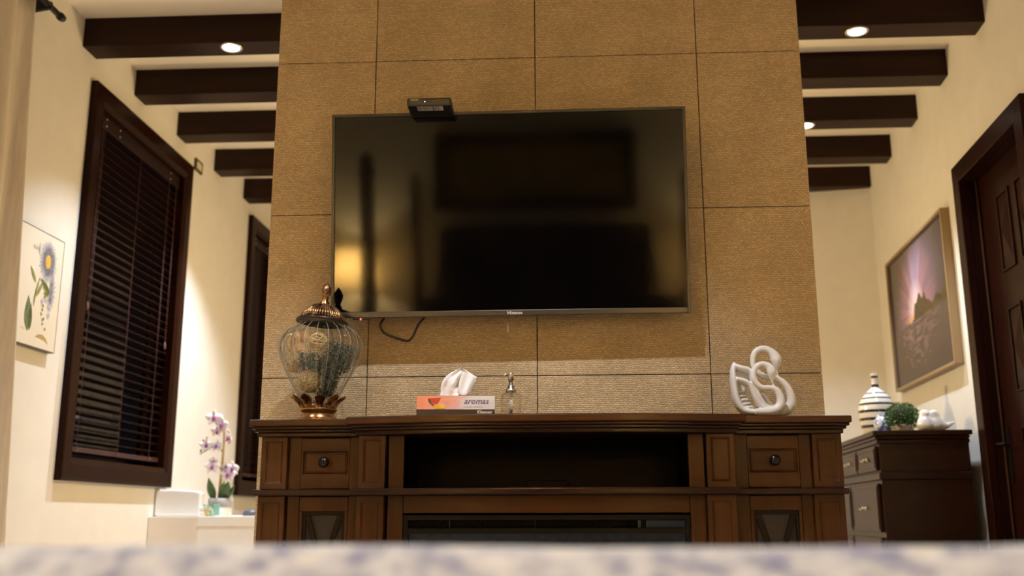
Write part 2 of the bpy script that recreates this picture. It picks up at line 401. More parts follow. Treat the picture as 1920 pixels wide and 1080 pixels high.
def blind(dims, label, tilt, step=.043, drop=0):
    A, B, C, D = dims
    t = thing('venetian_blind', label, 'window blind', ML @ Vector((-.035, (A+B)/2, C)))
    g = .012
    obj('headrail', MB().box(-.062, -.006, A+g, B-g, D-.085, D-.012, ML), SLAT, t, .002)
    for q in (.10, .24, .86):
        yy = A+(B-A)*q
        for zz in (D-.03, D-.066): obj('fixing_screw', MB().ball((-.005, yy, zz), .0042, 8, 5, ML), CHROME, t)
    zb = C+.055+drop
    obj('bottom_rail', MB().box(-.056, -.012, A+g+.004, B-g-.004, zb-.012, zb+.012, ML), mat('blind_rail', (.050, .015, .017), .35, spec=.3), t, .003)
    n = int((D-.10-zb)/step); first = None
    for k in range(n):
        z = zb+step*(k+1)
        if first is None:
            h = .021; ct, st = math.cos(tilt), math.sin(tilt)
            sec = [(-h*ct, -h*st), (0, .0035), (h*ct, h*st), (h*ct, h*st-.003), (0, .0005), (-h*ct, -h*st-.003)]
            m0 = MB().prism([(p, q) for p, q in sec], A+g+.006, B-g-.006, 'xz')
            for i, p in enumerate(m0.v): m0.v[i] = tuple(ML @ Vector((p[0]-.034, p[1], p[2]+z)))
            first = obj('slat', m0, SLAT, t); z_first = z
        else:
            c = first.copy(); COL.objects.link(c); c.location = (0, 0, z-z_first)
    mb = MB()
    for q in (.10, .50, .86):
        yy = A+(B-A)*q
        for xx in (-.058, -.010): mb.tube([ML @ Vector((xx, yy, zb)), ML @ Vector((xx, yy, D-.085))], .0013, 5)
        mb.tube([ML @ Vector(p) for p in ((-.009, yy, zb+.012), (-.004, yy+.006, zb+.004), (-.006, yy-.006, zb-.012), (-.03, yy, zb-.014))], .002, 5)
    obj('ladder_cord', mb, CORDM, t)
    for q, zl in ((.06, 1.66), (.93, 1.62)):
        yy = A+(B-A)*q
        mb = MB().tube([ML @ Vector((.002, yy, D-.085)), ML @ Vector((.002, yy, zl))], .0019, 6)
        mb.lathe([(.002, .03), (.006, .012), (.0075, 0), (.004, -.012)], 10, ML @ Vector((.002, yy, zl)))
        obj('pull_cord', mb, CORDM, t)
blind(window(1, *WIN[0]), 'dark brown venetian blind with open slats in the wide window near the curtain', R(12))
blind(window(2, *WIN[1]), 'dark reddish blind with closed slats in the far window behind the chimney wall', R(58))

# small wall switch beside the first window
sw = thing('wall_switch', 'small square wall switch with dark frame beside the top of the near window', 'switch', ML @ Vector((0, SL(5.845), 2.81)))
a, b = SL(5.785), SL(5.90)
mb = MB()
for bx in ((0, .012, a, a+.02, 2.772, 2.846), (0, .012, b-.008, b, 2.772, 2.846), (0, .012, a+.02, b-.008, 2.836, 2.846), (0, .012, a+.02, b-.008, 2.772, 2.786)): mb.box(*bx, ML)
obj('plate_frame', mb, mat('switch_frame', (.06, .05, .02), .5), sw, .001)
obj('rocker', MB().box(0, .009, a+.02, b-.008, 2.786, 2.836, ML), mat('switch_cream', (.72, .62, .45), .4), sw)

# ------------------------------------------------------------------ door on the right wall
root = bpy.data.objects.new('door_1', None); COL.objects.link(root); root['kind'] = 'structure'
root.location = MR @ Vector((0, SR(4.45), 0)); WM[root.name] = Matrix.Translation(root.location)
da, db, dz = SR(DOOR[0]), SR(DOOR[1]), DOOR[2]; k_ = .095
for poly in ([(da, 0), (da, dz), (da+k_, dz-k_), (da+k_, 0)], [(db, 0), (db, dz), (db-k_, dz-k_), (db-k_, 0)], [(da, dz), (db, dz), (db-k_, dz-k_), (da+k_, dz-k_)]):
    obj('casing_board', MB().prism(poly, -.01, .030, 'yz', MR), CASE, root, .004)
mb = MB()
mb.box(-.15, -.0105, da+.078, da+k_, 0, dz-k_, MR).box(-.15, -.0105, db-k_, db-.078, 0, dz-k_, MR).box(-.15, -.0105, da+.078, db-.078, dz-k_, dz-.078, MR)
obj('jamb_lining', mb, CASE, root)
STRIP = mat('door_stop_wood', (.085, .040, .018), .5)
obj('stop_strip', MB().box(-.052, -.046, db-k_-.007, db-k_-.001, 0, dz-k_-.002, MR), STRIP, root)
leaf = obj('leaf', MB().box(-.105, -.060, da+k_+.002, db-k_-.002, .008, dz-k_-.003, MR), CASE, root, .002)
la, lb = da+k_, db-k_
for y0, y1 in ((SR(4.452), SR(4.612)), (SR(4.215), SR(4.372))):
    for z0, z1 in ((1.765, 2.130), (1.215, 1.600), (.690, 1.065), (.170, .540)):
        mb = MB()
        fr = .012
        mb.box(-.060, -.052, y0, y0+fr, z0, z1, MR).box(-.060, -.052, y1-fr, y1, z0, z1, MR).box(-.060, -.052, y0+fr, y1-fr, z0, z0+fr, MR).box(-.060, -.052, y0+fr, y1-fr, z1-fr, z1, MR)
        yc, zc = (y0+y1)/2, (z0+z1)/2
        q = [(-.0595, y0+fr, z0+fr), (-.0595, y1-fr, z0+fr), (-.0595, y1-fr, z1-fr), (-.0595, y0+fr, z1-fr), (-.040, yc, zc-.01), (-.040, yc, zc+.01)]
        mb.add(q, [(0, 1, 4), (1, 2, 5, 4), (2, 3, 5), (3, 0, 4, 5), (3, 2, 1, 0)], False, MR)
        obj('raised_panel', mb, CASE, leaf, .0015)
mb = MB().box(-.060, -.053, lb-.068, lb-.028, .825, 1.075, MR)
mb.tube([MR @ Vector(p) for p in ((-.055, lb-.048, .995), (-.010, lb-.048, .995), (-.003, lb-.056, .995), (-.002, lb-.16, .99))], [.010, .009, .009, .007], 10)
obj('lever_handle', mb, mat('handle_dark', (.02, .017, .016), .3, .7), leaf, .001)

# ------------------------------------------------------------------ curtain and rod
rod = thing('curtain_rod', 'black curtain rod end with round cap above the beige curtain', 'curtain rod', (LX(3.9)+.10, 3.9, 2.81))
ry = LX(3.9)+.125
obj('pole', MB().tube([(ry, 2.2, 2.80), (ry, 3.90, 2.80)], .0135, 16), RODM, rod)
obj('end_cap', MB().lathe([(.0135, -.02), (.0175, -.018), (.0185, 0), (.016, .012), (.009, .018)], 16, (0, 0, 0), M=Matrix.Translation((ry, 3.905, 2.80)) @ Matrix.Rotation(R(-90), 4, 'X')), RODM, rod)
mb = MB().box(LX(3.8), LX(3.8)+.012, 3.775, 3.825, 2.745, 2.855)
mb.prism([(LX(3.8)+.012, 2.765), (ry+.012, 2.785), (ry+.012, 2.815), (LX(3.8)+.012, 2.835)], 3.792, 3.808, 'xz')
obj('bracket', mb, RODM, rod, .002)
def curtain():
    mb = MB(); nu, nz = 150, 26; vs_ = []
    for j in range(nz+1):
        tz = j/nz; z = 2.79-2.74*tz
        for i in range(nu+1):
            u = i/nu
            y = 2.35+(3.69+.22*tz**1.35-2.35)*u
            amp = .022+.016*tz
            ph = u*2*math.pi*8.2+.5*math.sin(3*u*6.28+tz)
            x = LX(y)+.112+amp*math.sin(ph)+.006*math.sin(11*ph/7+tz*4)
            vs_.append((x, y+.01*math.cos(ph), z))
    fs = [(j*(nu+1)+i, j*(nu+1)+i+1, (j+1)*(nu+1)+i+1, (j+1)*(nu+1)+i) for j in range(nz) for i in range(nu)]
    mb.add(vs_, fs, True); o = obj('curtain', mb, CURT)
    s = o.modifiers.new('cloth', 'SOLIDIFY'); s.thickness = .003
    tag(o, 'long beige cloth curtain gathered in folds beside the flower picture', 'curtain')
curtain()

# ------------------------------------------------------------------ flower picture on the left wall
pl = thing('flower_picture', 'unframed botanical print of a lilac daisy beside the curtain', 'picture', ML @ Vector((0, SL(4.08), 1.386)))
y0, y1, z0, z1 = SL(3.868), SL(4.297), 1.386, 1.895
obj('canvas', MB().box(.004, .030, y0+.003, y1-.003, z0+.003, z1-.003, ML), CANVAS, pl)
mb = MB()
for bx in ((0, .0305, y0, y0+.0035, z0, z1), (0, .0305, y1-.0035, y1, z0, z1), (0, .0305, y0, y1, z0, z0+.0035), (0, .0305, y0, y1, z1-.0035, z1)): mb.box(*bx, ML)
obj('edge_strip', mb, FRAMED, pl)
def flat(name, polys, m, off):
    mb = MB()
    for p in polys: mb.add([(off, SL(y), z) for y, z in p], [tuple(range(len(p)))], False, ML)
    return obj(name, mb, m, pl, recalc=False)
def leafp(cy, cz, ly, lz, w_, n=6):
    """pointed leaf outline from (cy,cz) to (ly,lz)"""
    dy, dz_ = ly-cy, lz-cz; L = math.hypot(dy, dz_); ny, nz_ = -dz_/L, dy/L; up_ = []; dn = []
    for i in range(n+1):
        t = i/n; h = w_*math.sin(math.pi*t**.8)*.5
        up_.append((cy+dy*t+ny*h, cz+dz_*t+nz_*h)); dn.append((cy+dy*t-ny*h, cz+dz_*t-nz_*h))
    return up_+dn[::-1][1:-1]
LIL = noisy(mat('print_lilac', (.48, .47, .58), .7), (.37, .37, .45), (.60, .58, .63), (1, 1, 1), 90)
GRN = noisy(mat('print_green', (.22, .24, .08), .7), (.17, .20, .06), (.32, .32, .10), (1, 1, 1), 60)
GRD = noisy(mat('print_deep_green', (.11, .15, .07), .7), (.09, .13, .06), (.17, .21, .09), (1, 1, 1), 60)
fy, fz = 4.172, 1.772
pet = []
for ring, (n, L, w_) in enumerate(((34, .098, .017), (28, .078, .016), (22, .058, .014))):
    for k in range(n):
        a = 2*math.pi*(k+ring*.5)/n; l = L*random.uniform(.9, 1.06)
        pet.append(leafp(fy+.02*math.cos(a), fz+.02*math.sin(a), fy+l*.80*math.cos(a), fz+l*math.sin(a), w_))
flat('printed_petal', pet, LIL, .0309)
flat('printed_disc', [[(fy+.026*.85*math.cos(a*.314), fz+.031*math.sin(a*.314)) for a in range(20)]], noisy(mat('print_yellow', (.72, .45, .05), .7), (.6, .33, .03), (.82, .56, .10), (1, 1, 1), 150), .0313)
flat('printed_stem', [leafp(4.09, 1.595, 4.12, 1.70, .012), leafp(4.10, 1.60, 4.155, 1.69, .02), leafp(4.09, 1.66, 4.035, 1.725, .022), leafp(4.088, 1.555, 4.096, 1.64, .012)], GRN, .0309)
flat('printed_leaf', [leafp(4.06, 1.445, 4.045, 1.598, .055), leafp(4.075, 1.45, 4.07, 1.57, .03)], GRD, .0309)
b2 = [leafp(4.205, 1.645, 4.20+.06*math.cos(a), 1.645+.10*math.sin(a), .022) for a in [x*.28-1.3 for x in range(10)]]
flat('printed_side_bloom', b2, LIL, .0309)
flat('printed_side_bud', [leafp(4.205, 1.645, 4.14+.02*math.cos(a*.6), 1.645+.045*math.sin(a*.6-1), .022) for a in range(6)], GRN, .0312)
sm = [leafp(4.18+random.uniform(-.02, .02), 1.47+.02*k, 4.18+random.uniform(-.035, .035), 1.485+.02*k, .014) for k in range(7)]
flat('printed_small_sprig', sm, GRN, .0309)
flat('printed_small_bloom', [[(4.185+dy+.012*math.cos(a*.6), 1.57+dz_+.013*math.sin(a*.6)) for a in range(10)] for dy, dz_ in ((0, .035), (.025, .01), (-.03, .02), (.03, -.03))], LIL, .0311)
flat('printed_ground', [[(4.125, 1.432), (4.15, 1.447), (4.185, 1.45), (4.215, 1.438), (4.235, 1.415), (4.205, 1.428), (4.17, 1.432)]], mat('print_ochre', (.45, .31, .10), .7), .0309)
flat('printed_detail', [leafp(4.095, 1.79, 4.093, 1.845, .010)]+[leafp(4.05+.012*k, 1.80, 4.046+.012*k, 1.825-.006*(k % 2), .006) for k in range(4)], mat('print_grey', (.45, .42, .36), .7), .0309)
flat('printed_signature', [leafp(4.005+.012*k, 1.452-.002*k, 4.017+.012*k, 1.455, .004) for k in range(3)], mat('print_ink', (.4, .36, .32), .7), .0309)

# ------------------------------------------------------------------ landscape picture on the right wall
def colour_grid(name, f, nu, nv, place, parent, rough):
    vs_ = [place(i/nu, j/nv) for j in range(nv+1) for i in range(nu+1)]
    fs = [(j*(nu+1)+i, j*(nu+1)+i+1, (j+1)*(nu+1)+i+1, (j+1)*(nu+1)+i) for j in range(nv) for i in range(nu)]
    o = obj(name, MB().add(vs_, fs, False), rough, parent, recalc=False)
    at = o.data.color_attributes.new('print', 'FLOAT_COLOR', 'POINT')
    k = 0
    for j in range(nv+1):
        for i in range(nu+1):
            at.data[k].color = (*f(i/nu, j/nv), 1); k += 1
    return o
PRINT = mat('photo_print', (.2, .2, .2), .16, spec=.22)
va = nd(PRINT, 'ShaderNodeVertexColor', layer_name='print'); ln(PRINT, va.outputs['Color'], P(PRINT).inputs['Base Color'])
def mixc(a, b, t): t = max(0, min(1, t)); return tuple(x+(y-x)*t for x, y in zip(a, b))
def sunset(u, v):
    cx, cy = .46, .50
    du, dv = (u-cx)*1.5, v-cy
    r = math.hypot(du, dv); a = math.atan2(dv, du)
    N = noise.noise
    if v > .43:
        ray = .5+.5*N((a*3.2, r*.7, 3.1))+.35*N((a*9, r*1.5, 8))
        c = mixc((.060, .044, .042), (.19, .13, .18), 1-r*1.35)
        c = mixc(c, (.66, .27, .30), max(0, ray-.2)*1.5*max(0, 1-r*1.75))
        c = mixc(c, (.40, .38, .62), max(0, .75-abs(a-1.5))*1.1*max(0, 1-r*1.6))
        c = mixc(c, (.85, .66, .62), max(0, 1-r*4.2)*1.1)
        c = mixc(c, (.70, .33, .07), max(0, 1-abs(u-.40)*6)*max(0, 1-abs(v-.455)*26))
        h = .452+.02*N((u*14, 2, 1))
        if u > .5: h += .045+.03*N((u*13, 5, 2))+.05*max(0, 1-((u-.93)/.05)**2)
        q = 1-((u-.54)/.125)**2
        if q > 0: h = max(h, .455+.155*math.sqrt(q)*(.86+.35*N((u*22, 3, 3))))
        see = N((u*26, v*26, 2))+.5*N((u*60, v*60, 5))
        if u > .38 and v < h: c = mixc((.030, .022, .012), (.105, .062, .026), .45+.9*see)
    else:
        d = .43-v
        c = mixc((.085, .060, .052), (.040, .030, .029), d*1.7)
        rp = N((u*9+(u-.5)*d*20, v*34, 1))+.5*N((u*40, v*70, 4))
        c = mixc(c, (.44, .25, .24), (.22+.7*rp)*max(0, 1-abs(u-.44)*2.3)*max(0, 1.15-d*2.6))
        c = mixc(c, (.05, .036, .03), max(0, 1-abs(u-.56)*8)*max(0, 1-d*6)*.8)
    return c
pr_ = thing('landscape_picture', 'large framed sunset landscape photograph with a lone tree above the dresser', 'picture', MR @ Vector((0, SR(5.7), 1.42)))
y0, y1, z0, z1 = SR(5.116), SR(6.337), 1.421, 2.235
MFR = MR @ Matrix(((0, 1, 0, 0), (1, 0, 0, 0), (0, 0, 1, 0), (0, 0, 0, 1)))     # (along, off, z)
obj('frame', MB().frame(y0, y1, z0, z1, .016, 0, .046, MFR), FRAMEG, pr_, .0015)
obj('inner_slip', MB().frame(y0+.016, y1-.016, z0+.016, z1-.016, .006, 0, .036, MFR), FRAMED, pr_)
obj('backing', MB().box(0, .028, y0+.01, y1-.01, z0+.01, z1-.01, MR), FRAMED, pr_)
colour_grid('print', sunset, 190, 130, lambda u, v: MR @ Vector((.031, y1-.02-(y1-y0-.04)*u, z0+.02+(z1-z0-.04)*v)), pr_, PRINT)

# ------------------------------------------------------------------ television
TVM = Matrix.Translation((-.194, 3.349, 1.709)) @ Matrix.Rotation(.007, 4, 'Z') @ Matrix.Rotation(.1237, 4, 'X') @ Matrix.Rotation(-.004, 4, 'Y')
TW, TH = 1.24, 1.24*.583
tv = thing('television', 'wide flat television tilted forward on the woven chimney wall', 'television', M=TVM)
X0, X1, Z0, Z1 = -TW/2, TW/2, -TH/2, TH/2
b_ = .011
obj('screen', MB().box(X0+b_-.001, X1-b_+.001, .004, .012, Z0+.021, Z1-b_+.001), SCREEN, tv, local=True)
mb = MB().box(X0, X0+b_, 0, .02, Z0, Z1).box(X1-b_, X1, 0, .02, Z0, Z1).box(X0+b_, X1-b_, 0, .02, Z1-b_, Z1)
obj('bezel', mb, BEZEL, tv, .0015, local=True)
obj('lower_bezel', MB().box(X0+b_, X1-b_, -.0006, .02, Z0+.002, Z0+.022), BEZELB, tv, .002, local=True)
mb = MB().box(X0+.004, X1-.004, .0125, .026, Z0+.004, Z1-.004)
mb.prism([(X0+.14, Z0+.06), (X1-.14, Z0+.06), (X1-.14, Z0+.42), (X0+.14, Z0+.42)], .026, .045, 'xz')
obj('back_shell', mb, BLACK, tv, .004, local=True)
text('brand_lettering', 'Hisense', .0165, TVM @ Matrix.Translation((-.008, -.0012, Z0+.0062)) @ FRONT, mat('logo_silver', (.85, .83, .8), .3), tv, bold=.0002)
obj('sensor_bump', MB().box(X0+.075, X0+.135, .001, .012, Z0-.005, Z0+.003), BLACK, tv, .002, local=True)
obj('standby_light', MB().ball((X0+.104, .001, Z0-.003), .0032, 10, 6), LEDR, tv, local=True)
obj('wall_bracket', MB().box(-.2, .2, .045, .085, -.02, .18), BLACK, tv, local=True)
pts = [(-.625, 3.47, 1.385), (-.640, 3.455, 1.360), (-.651, 3.452, 1.338), (-.646, 3.452, 1.319), (-.627, 3.452, 1.302), (-.589, 3.452, 1.288), (-.561, 3.452, 1.2795), (-.546, 3.452, 1.282), (-.533, 3.452, 1.299), (-.515, 3.452, 1.338), (-.493, 3.452, 1.365), (-.475, 3.46, 1.40)]
obj('hanging_cable', MB().tube(spline(pts, 5), .0043, 8), BLACK, tv)

# set-top box perched on the television
bm_ = Matrix.Translation((-.4575, 3.262, 2.0475)) @ Matrix.Rotation(R(.8), 4, 'Z')
stb = thing('set_top_box', 'small black receiver box with blue light on top of the television', 'set-top box', M=bm_)
obj('case', MB().box(-.076, .076, -.063, .045, .0, .030), BLACK, stb, .007, local=True, seg=3)
obj('front_slot', MB().box(-.018, .022, -.0640, -.062, .0125, .0185), mat('slot_black', (.004, .004, .006), .2), stb, local=True)
obj('power_light', MB().ball((-.014, -.064, .0145), .0018, 8, 5), LEDB, stb, local=True)
text('lettering', 'skynet', .0105, bm_ @ Matrix.Translation((-.064, -.0637, .0195)) @ FRONT, mat('box_grey_print', (.55, .55, .55), .5), stb, bold=.0003)
lab = mat('label_paper', (.55, .50, .46), .6); ink = mat('label_ink', (.05, .045, .045), .6)
for x0, x1 in ((-.042, .010), (.014, .046)):
    o = obj('sticker', MB().box(x0, x1, -.056, -.020, -.0004, .0004), lab, stb, local=True)
    mb = MB(); x = x0+.003
    while x < x1-.004:
        w_ = random.choice((.0008, .0014, .002)); mb.box(x, x+w_, -.054, -.026, -.0007, -.0003); x += w_+random.choice((.001, .0018, .0035))
    ob = obj('barcode', mb, ink, o, local=True); ob.parent = o
obj('rubber_foot', MB().lathe([(.0045, 0), (.004, -.0012)], 10, (-.066, -.05, 0)).lathe([(.0045, 0), (.004, -.0012)], 10, (.066, -.05, 0)), IRON, stb, local=True)

# ------------------------------------------------------------------ fireplace console
con = thing('fireplace_console', 'brown wooden media console with electric fireplace under the television', 'console', (-.066, 3.28, 0))
YK = 3.49                                     # back of the console
XC = -.07
def bow(x0, x1, yf, b, n=16): return [(x0+(x1-x0)*i/n, yf-b*(1-((i/n)*2-1)**2)) for i in range(n+1)]
def slab(name, polyf, z0, z1, m, bevel=.003):
    return obj(name, MB().prism(polyf, z0, z1, 'xy'), m, con, bevel)
# top boards: two end boards and the stepped, bowed centre board
ETZ = .975
slab('end_top_board', [(-.9885, 3.10), (-.672, 3.10), (-.672, YK), (-.9885, YK)], ETZ-.021, ETZ, CONSX, .004)
slab('end_top_board', [(.532, 3.10), (.8562, 3.10), (.8562, YK), (.532, YK)], ETZ-.021, ETZ, CONSX, .004)
slab('centre_top_board', bow(-.672, .532, 3.042, .062)+[(.532, YK), (-.672, YK)], ETZ-.022, ETZ+.001, CONSX, .004)
# cornice moulding under the top, in three receding steps
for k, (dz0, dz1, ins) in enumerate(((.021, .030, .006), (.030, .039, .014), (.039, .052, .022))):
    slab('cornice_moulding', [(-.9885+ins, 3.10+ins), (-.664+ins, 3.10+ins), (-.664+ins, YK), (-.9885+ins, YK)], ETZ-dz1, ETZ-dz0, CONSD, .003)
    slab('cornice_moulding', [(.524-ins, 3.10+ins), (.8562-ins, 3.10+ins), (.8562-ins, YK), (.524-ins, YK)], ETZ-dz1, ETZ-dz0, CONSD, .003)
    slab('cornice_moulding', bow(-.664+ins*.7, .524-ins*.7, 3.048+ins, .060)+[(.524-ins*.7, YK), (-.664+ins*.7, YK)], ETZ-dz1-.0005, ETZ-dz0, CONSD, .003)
ZT, ZS1, ZS0 = ETZ-.052, .762, .742            # underside of cornice, middle shelf top and bottom
# middle shelf
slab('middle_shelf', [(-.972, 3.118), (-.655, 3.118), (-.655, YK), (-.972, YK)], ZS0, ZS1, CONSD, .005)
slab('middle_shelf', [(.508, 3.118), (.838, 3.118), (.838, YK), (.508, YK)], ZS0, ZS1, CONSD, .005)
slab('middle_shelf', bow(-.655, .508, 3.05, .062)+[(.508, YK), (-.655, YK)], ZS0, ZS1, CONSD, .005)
# side carcasses
for x0, x1 in ((-.954, -.520), (.378, .829)):
    for z0, z1 in ((0, ZS0), (ZS1, ZT)):
        obj('carcass_side', MB().box(x0, x1, 3.185, YK, z0, z1), CONS, con)
obj('back_panel', MB().box(-.52, .378, 3.46, YK, 0, ZT), DARKIN, con)
obj('niche_lining', MB().box(-.519, -.5035, 3.13, 3.46, ZS1, ZT).box(.364, .377, 3.13, 3.46, ZS1, ZT).box(-.5035, .364, 3.42, 3.46, ZS1, ZT), DARKIN, con)
obj('cable_grommet', MB().box(-.14, .0, 3.405, 3.42, ZS1+.002, ZS1+.035), mat('grommet', (.008, .006, .003), .6, spec=.1), con, .006)
def panelled(name, x0, x1, z0, z1, yf, th, ins_x, ins_t, ins_b, m=None, deep=.006):
    """post with a recessed field and a sloped moulding around it"""
    m = m or CONS
    a, b, c, d = x0+ins_x, x1-ins_x, z0+ins_b, z1-ins_t; e = .006
    vs_ = [(x0, yf, z0), (x1, yf, z0), (x1, yf, z1), (x0, yf, z1), (a, yf, c), (b, yf, c), (b, yf, d), (a, yf, d),
           (a+e, yf+deep, c+e), (b-e, yf+deep, c+e), (b-e, yf+deep, d-e), (a+e, yf+deep, d-e),
           (x0, yf+th, z0), (x1, yf+th, z0), (x1, yf+th, z1), (x0, yf+th, z1)]
    fs = []
    for i in range(4):
        j = (i+1) % 4
        fs += [(i, j, 4+j, 4+i), (4+i, 4+j, 8+j, 8+i), (i, 12+i, 12+j, j)]
    fs += [(8, 9, 10, 11), (12, 15, 14, 13)]
    return obj(name, MB().add(vs_, fs), m, con, .0015, seg=1)
for (x0, x1, yf) in ((-.9568, -.8742, 3.14), (.7417, .8305, 3.14), (-.639, -.557, 3.092), (.416, .500, 3.092)):
    panelled('pilaster', x0, x1, ZS1, ZT, yf, 3.19-yf, .014, .012, .018)
    panelled('pilaster', x0-.004, x1-.002, .10, ZS0, yf, 3.19-yf, .014, .018, .03)
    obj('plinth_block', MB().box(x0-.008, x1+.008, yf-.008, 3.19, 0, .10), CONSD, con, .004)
# flat stiles either side of the niche and the fire
for x0, x1 in ((-.551, -.5035), (.3645, .4115)):
    obj('stile', MB().box(x0, x1, 3.115, 3.19, ZS1, ZT), CONS, con, .0015)
    obj('stile', MB().box(x0, x1, 3.115, 3.19, 0, ZS0), CONS, con, .0015)
# drawer bays
for sx0, d0, d1, sx1, kx in ((-.873, -.834, -.682, -.640, -.7585), (.499, .5496, .7042, .741, .6280)):
    for z0, z1 in ((ZS1, ZT), (.02, ZS0)):
        obj('stile', MB().box(sx0, d0-.0012, 3.160, 3.19, z0, z1), CONS, con, .001)
        obj('stile', MB().box(d1+.0012, sx1, 3.160, 3.19, z0, z1), CONS, con, .001)
    dr = panelled('drawer', d0, d1, ZS1+.002, ZT-.002, 3.160, .028, .005, .040, .044, CONSX, .007)
    i0, i1, j0, j1 = d0+.0125, d1-.0125, ZS1+.0535, ZT-.0495
    obj('drawer_field', MB().box(i0, i1, 3.1655, 3.172, j0, j1), CONSX, dr, .003)
    kz = (j0+j1)/2
    obj('knob', MB().lathe([(.007, 0), (.0065, .010), (.012, .016), (.0165, .022), (.0165, .028), (.012, .034), (.005, .037), (0, .0375)], 20, M=Matrix.Translation((kx, 3.1655, kz)) @ Matrix.Rotation(R(90), 4, 'X')), KNOB, dr)
    # lower door with a dark mesh field and an X lattice
    do = obj('door', MB().frame(d0, d1, .03, ZS0-.002, .0, 3.16, 3.19), CONS, con)
    bpy.data.objects.remove(do)
    mb = MB().box(d0, d1, 3.160, 3.188, ZS0-.046, ZS0-.002).box(d0, d1, 3.160, 3.188, .03, .08).box(d0, d0+.010, 3.160, 3.188, .08, ZS0-.046).box(d1-.010, d1, 3.160, 3.188, .08, ZS0-.046)
    do = obj('door', mb, CONS, con, .0015)
    obj('mesh_panel', MB().box(d0+.010, d1-.010, 3.178, 3.186, .08, ZS0-.046), MESHM, do)
    a, b, t_, bt = d0+.010, d1-.010, ZS0-.046, .08
    mb = MB().box(a, b, 3.166, 3.177, t_-.012, t_).box(a, a+.009, 3.166, 3.177, bt, t_-.012).box(b-.009, b, 3.166, 3.177, bt, t_-.012)
    zc = t_-.19; xm = (a+b)/2
    for s in (1, -1):
        xa = a+.014 if s > 0 else b-.014
        mb.prism([(xa-.009, t_-.013), (xa+.009, t_-.013), (xm+s*.004+.004, zc), (xm+s*.004-.012, zc)], 3.167, 3.1765, 'xz')
        mb.prism([(xm-.009, zc), (xm+.009, zc), (xa+.009, bt), (xa-.009, bt)], 3.167, 3.1765, 'xz')
    obj('lattice', mb, mat('lattice_dark', (.009, .005, .0035), .45, spec=.12), do, .001)
# fire: wooden rail, black frame, louvre grille, glass
obj('fire_rail', MB().prism(bow(-.5025, .3635, 3.116, .030)+[(.3635, 3.19), (-.5025, 3.19)], .690, ZS0, 'xy'), CONSX, con, .002)
mb = MB().box(-.5025, -.488, 3.120, 3.16, .05, .684).box(.349, .3635, 3.120, 3.16, .05, .684).box(-.488, .349, 3.120, 3.16, .669, .684).box(-.488, .349, 3.120, 3.16, .628, .645)
fr_ = obj('fire_frame', mb, IRON, con, .0015)
gp = []
mb = MB()
x = -.484
while x < .20:
    mb.tube([(x, 3.137, .646), (x+.014, 3.137, .668)], .0009, 4); mb.tube([(x+.014, 3.138, .646), (x, 3.138, .668)], .0009, 4); x += .0105
obj('grille_mesh', mb, IRON, fr_, kind='stuff')
obj('grille_divider', MB().box(-.3628, -.3615, 3.130, 3.136, .645, .669).box(-.103, -.1017, 3.130, 3.136, .645, .669).box(.208, .216, 3.130, 3.140, .645, .669), mat('divider_grey', (.05, .05, .05), .5, spec=.2), fr_)
obj('control_panel', MB().box(.232, .348, 3.134, 3.145, .646, .668), FIREGL, fr_)
obj('glass_front', MB().box(-.488, .349, 3.135, 3.141, .06, .628), FIREGL, fr_)
obj('firebox', MB().box(-.488, .349, 3.146, 3.40, .05, .668), DARKIN, con)
obj('base_plinth', MB().box(-.96, .835, 3.15, YK, 0, .03), CONSD, con)

# ------------------------------------------------------------------ glass jar with bronze lid
JX, JY, JZ = -.8187, 3.285, ETZ
jar = thing('apothecary_jar', 'fluted glass jar with ornate bronze lid and foot on the console', 'jar', (JX, JY, JZ))
flute = lambda a, z: 1+.034*(2*abs(math.cos(11*a))-1)*max(0, min(1, (z-.06)/.05))*max(0, min(1, (.345-z)/.03))
prof = spline([(.050, .065), (.062, .085), (.082, .125), (.108, .175), (.1285, .225), (.1345, .255), (.131, .278), (.112, .306), (.090, .322), (.078, .330), (.078, .338)], 5)
obj('glass_body', MB().lathe(prof, 264, (JX, JY, JZ), flute, cap=False), JARG, jar, recalc=False)
RIBM = mat('glass_rib', (.74, .70, .62), .12, Alpha=.26)
mb = MB()
for k in range(22):
    a = math.pi*(k+.5)/11; pts_ = [(JX+r*1.0*flute(a+math.pi/22, z)*math.cos(a+math.pi/22), JY+r*flute(a+math.pi/22, z)*math.sin(a+math.pi/22), JZ+z) for r, z in prof[2:-4:2]]
    mb.tube(pts_, [.0003]+[.0010]*(len(pts_)-2)+[.0004], 5)
obj('glass_rib', mb, RIBM, jar, kind='stuff')
obj('foot', MB().lathe([(.066, 0), (.0665, .006), (.060, .012), (.0615, .017), (.061, .021), (.055, .026), (.0535, .033), (.060, .041), (.0625, .045), (.0625, .049), (.055, .053), (.052, .064), (.049, .066)], 40, (JX, JY, JZ)), BRONZES, jar)
mb = MB()
for k in range(70): mb.ball((JX+.0655*math.cos(k*.0898), JY+.0655*math.sin(k*.0898), JZ+.0045), .0034, 6, 4)
obj('bead_rim', mb, BRONZE, jar)
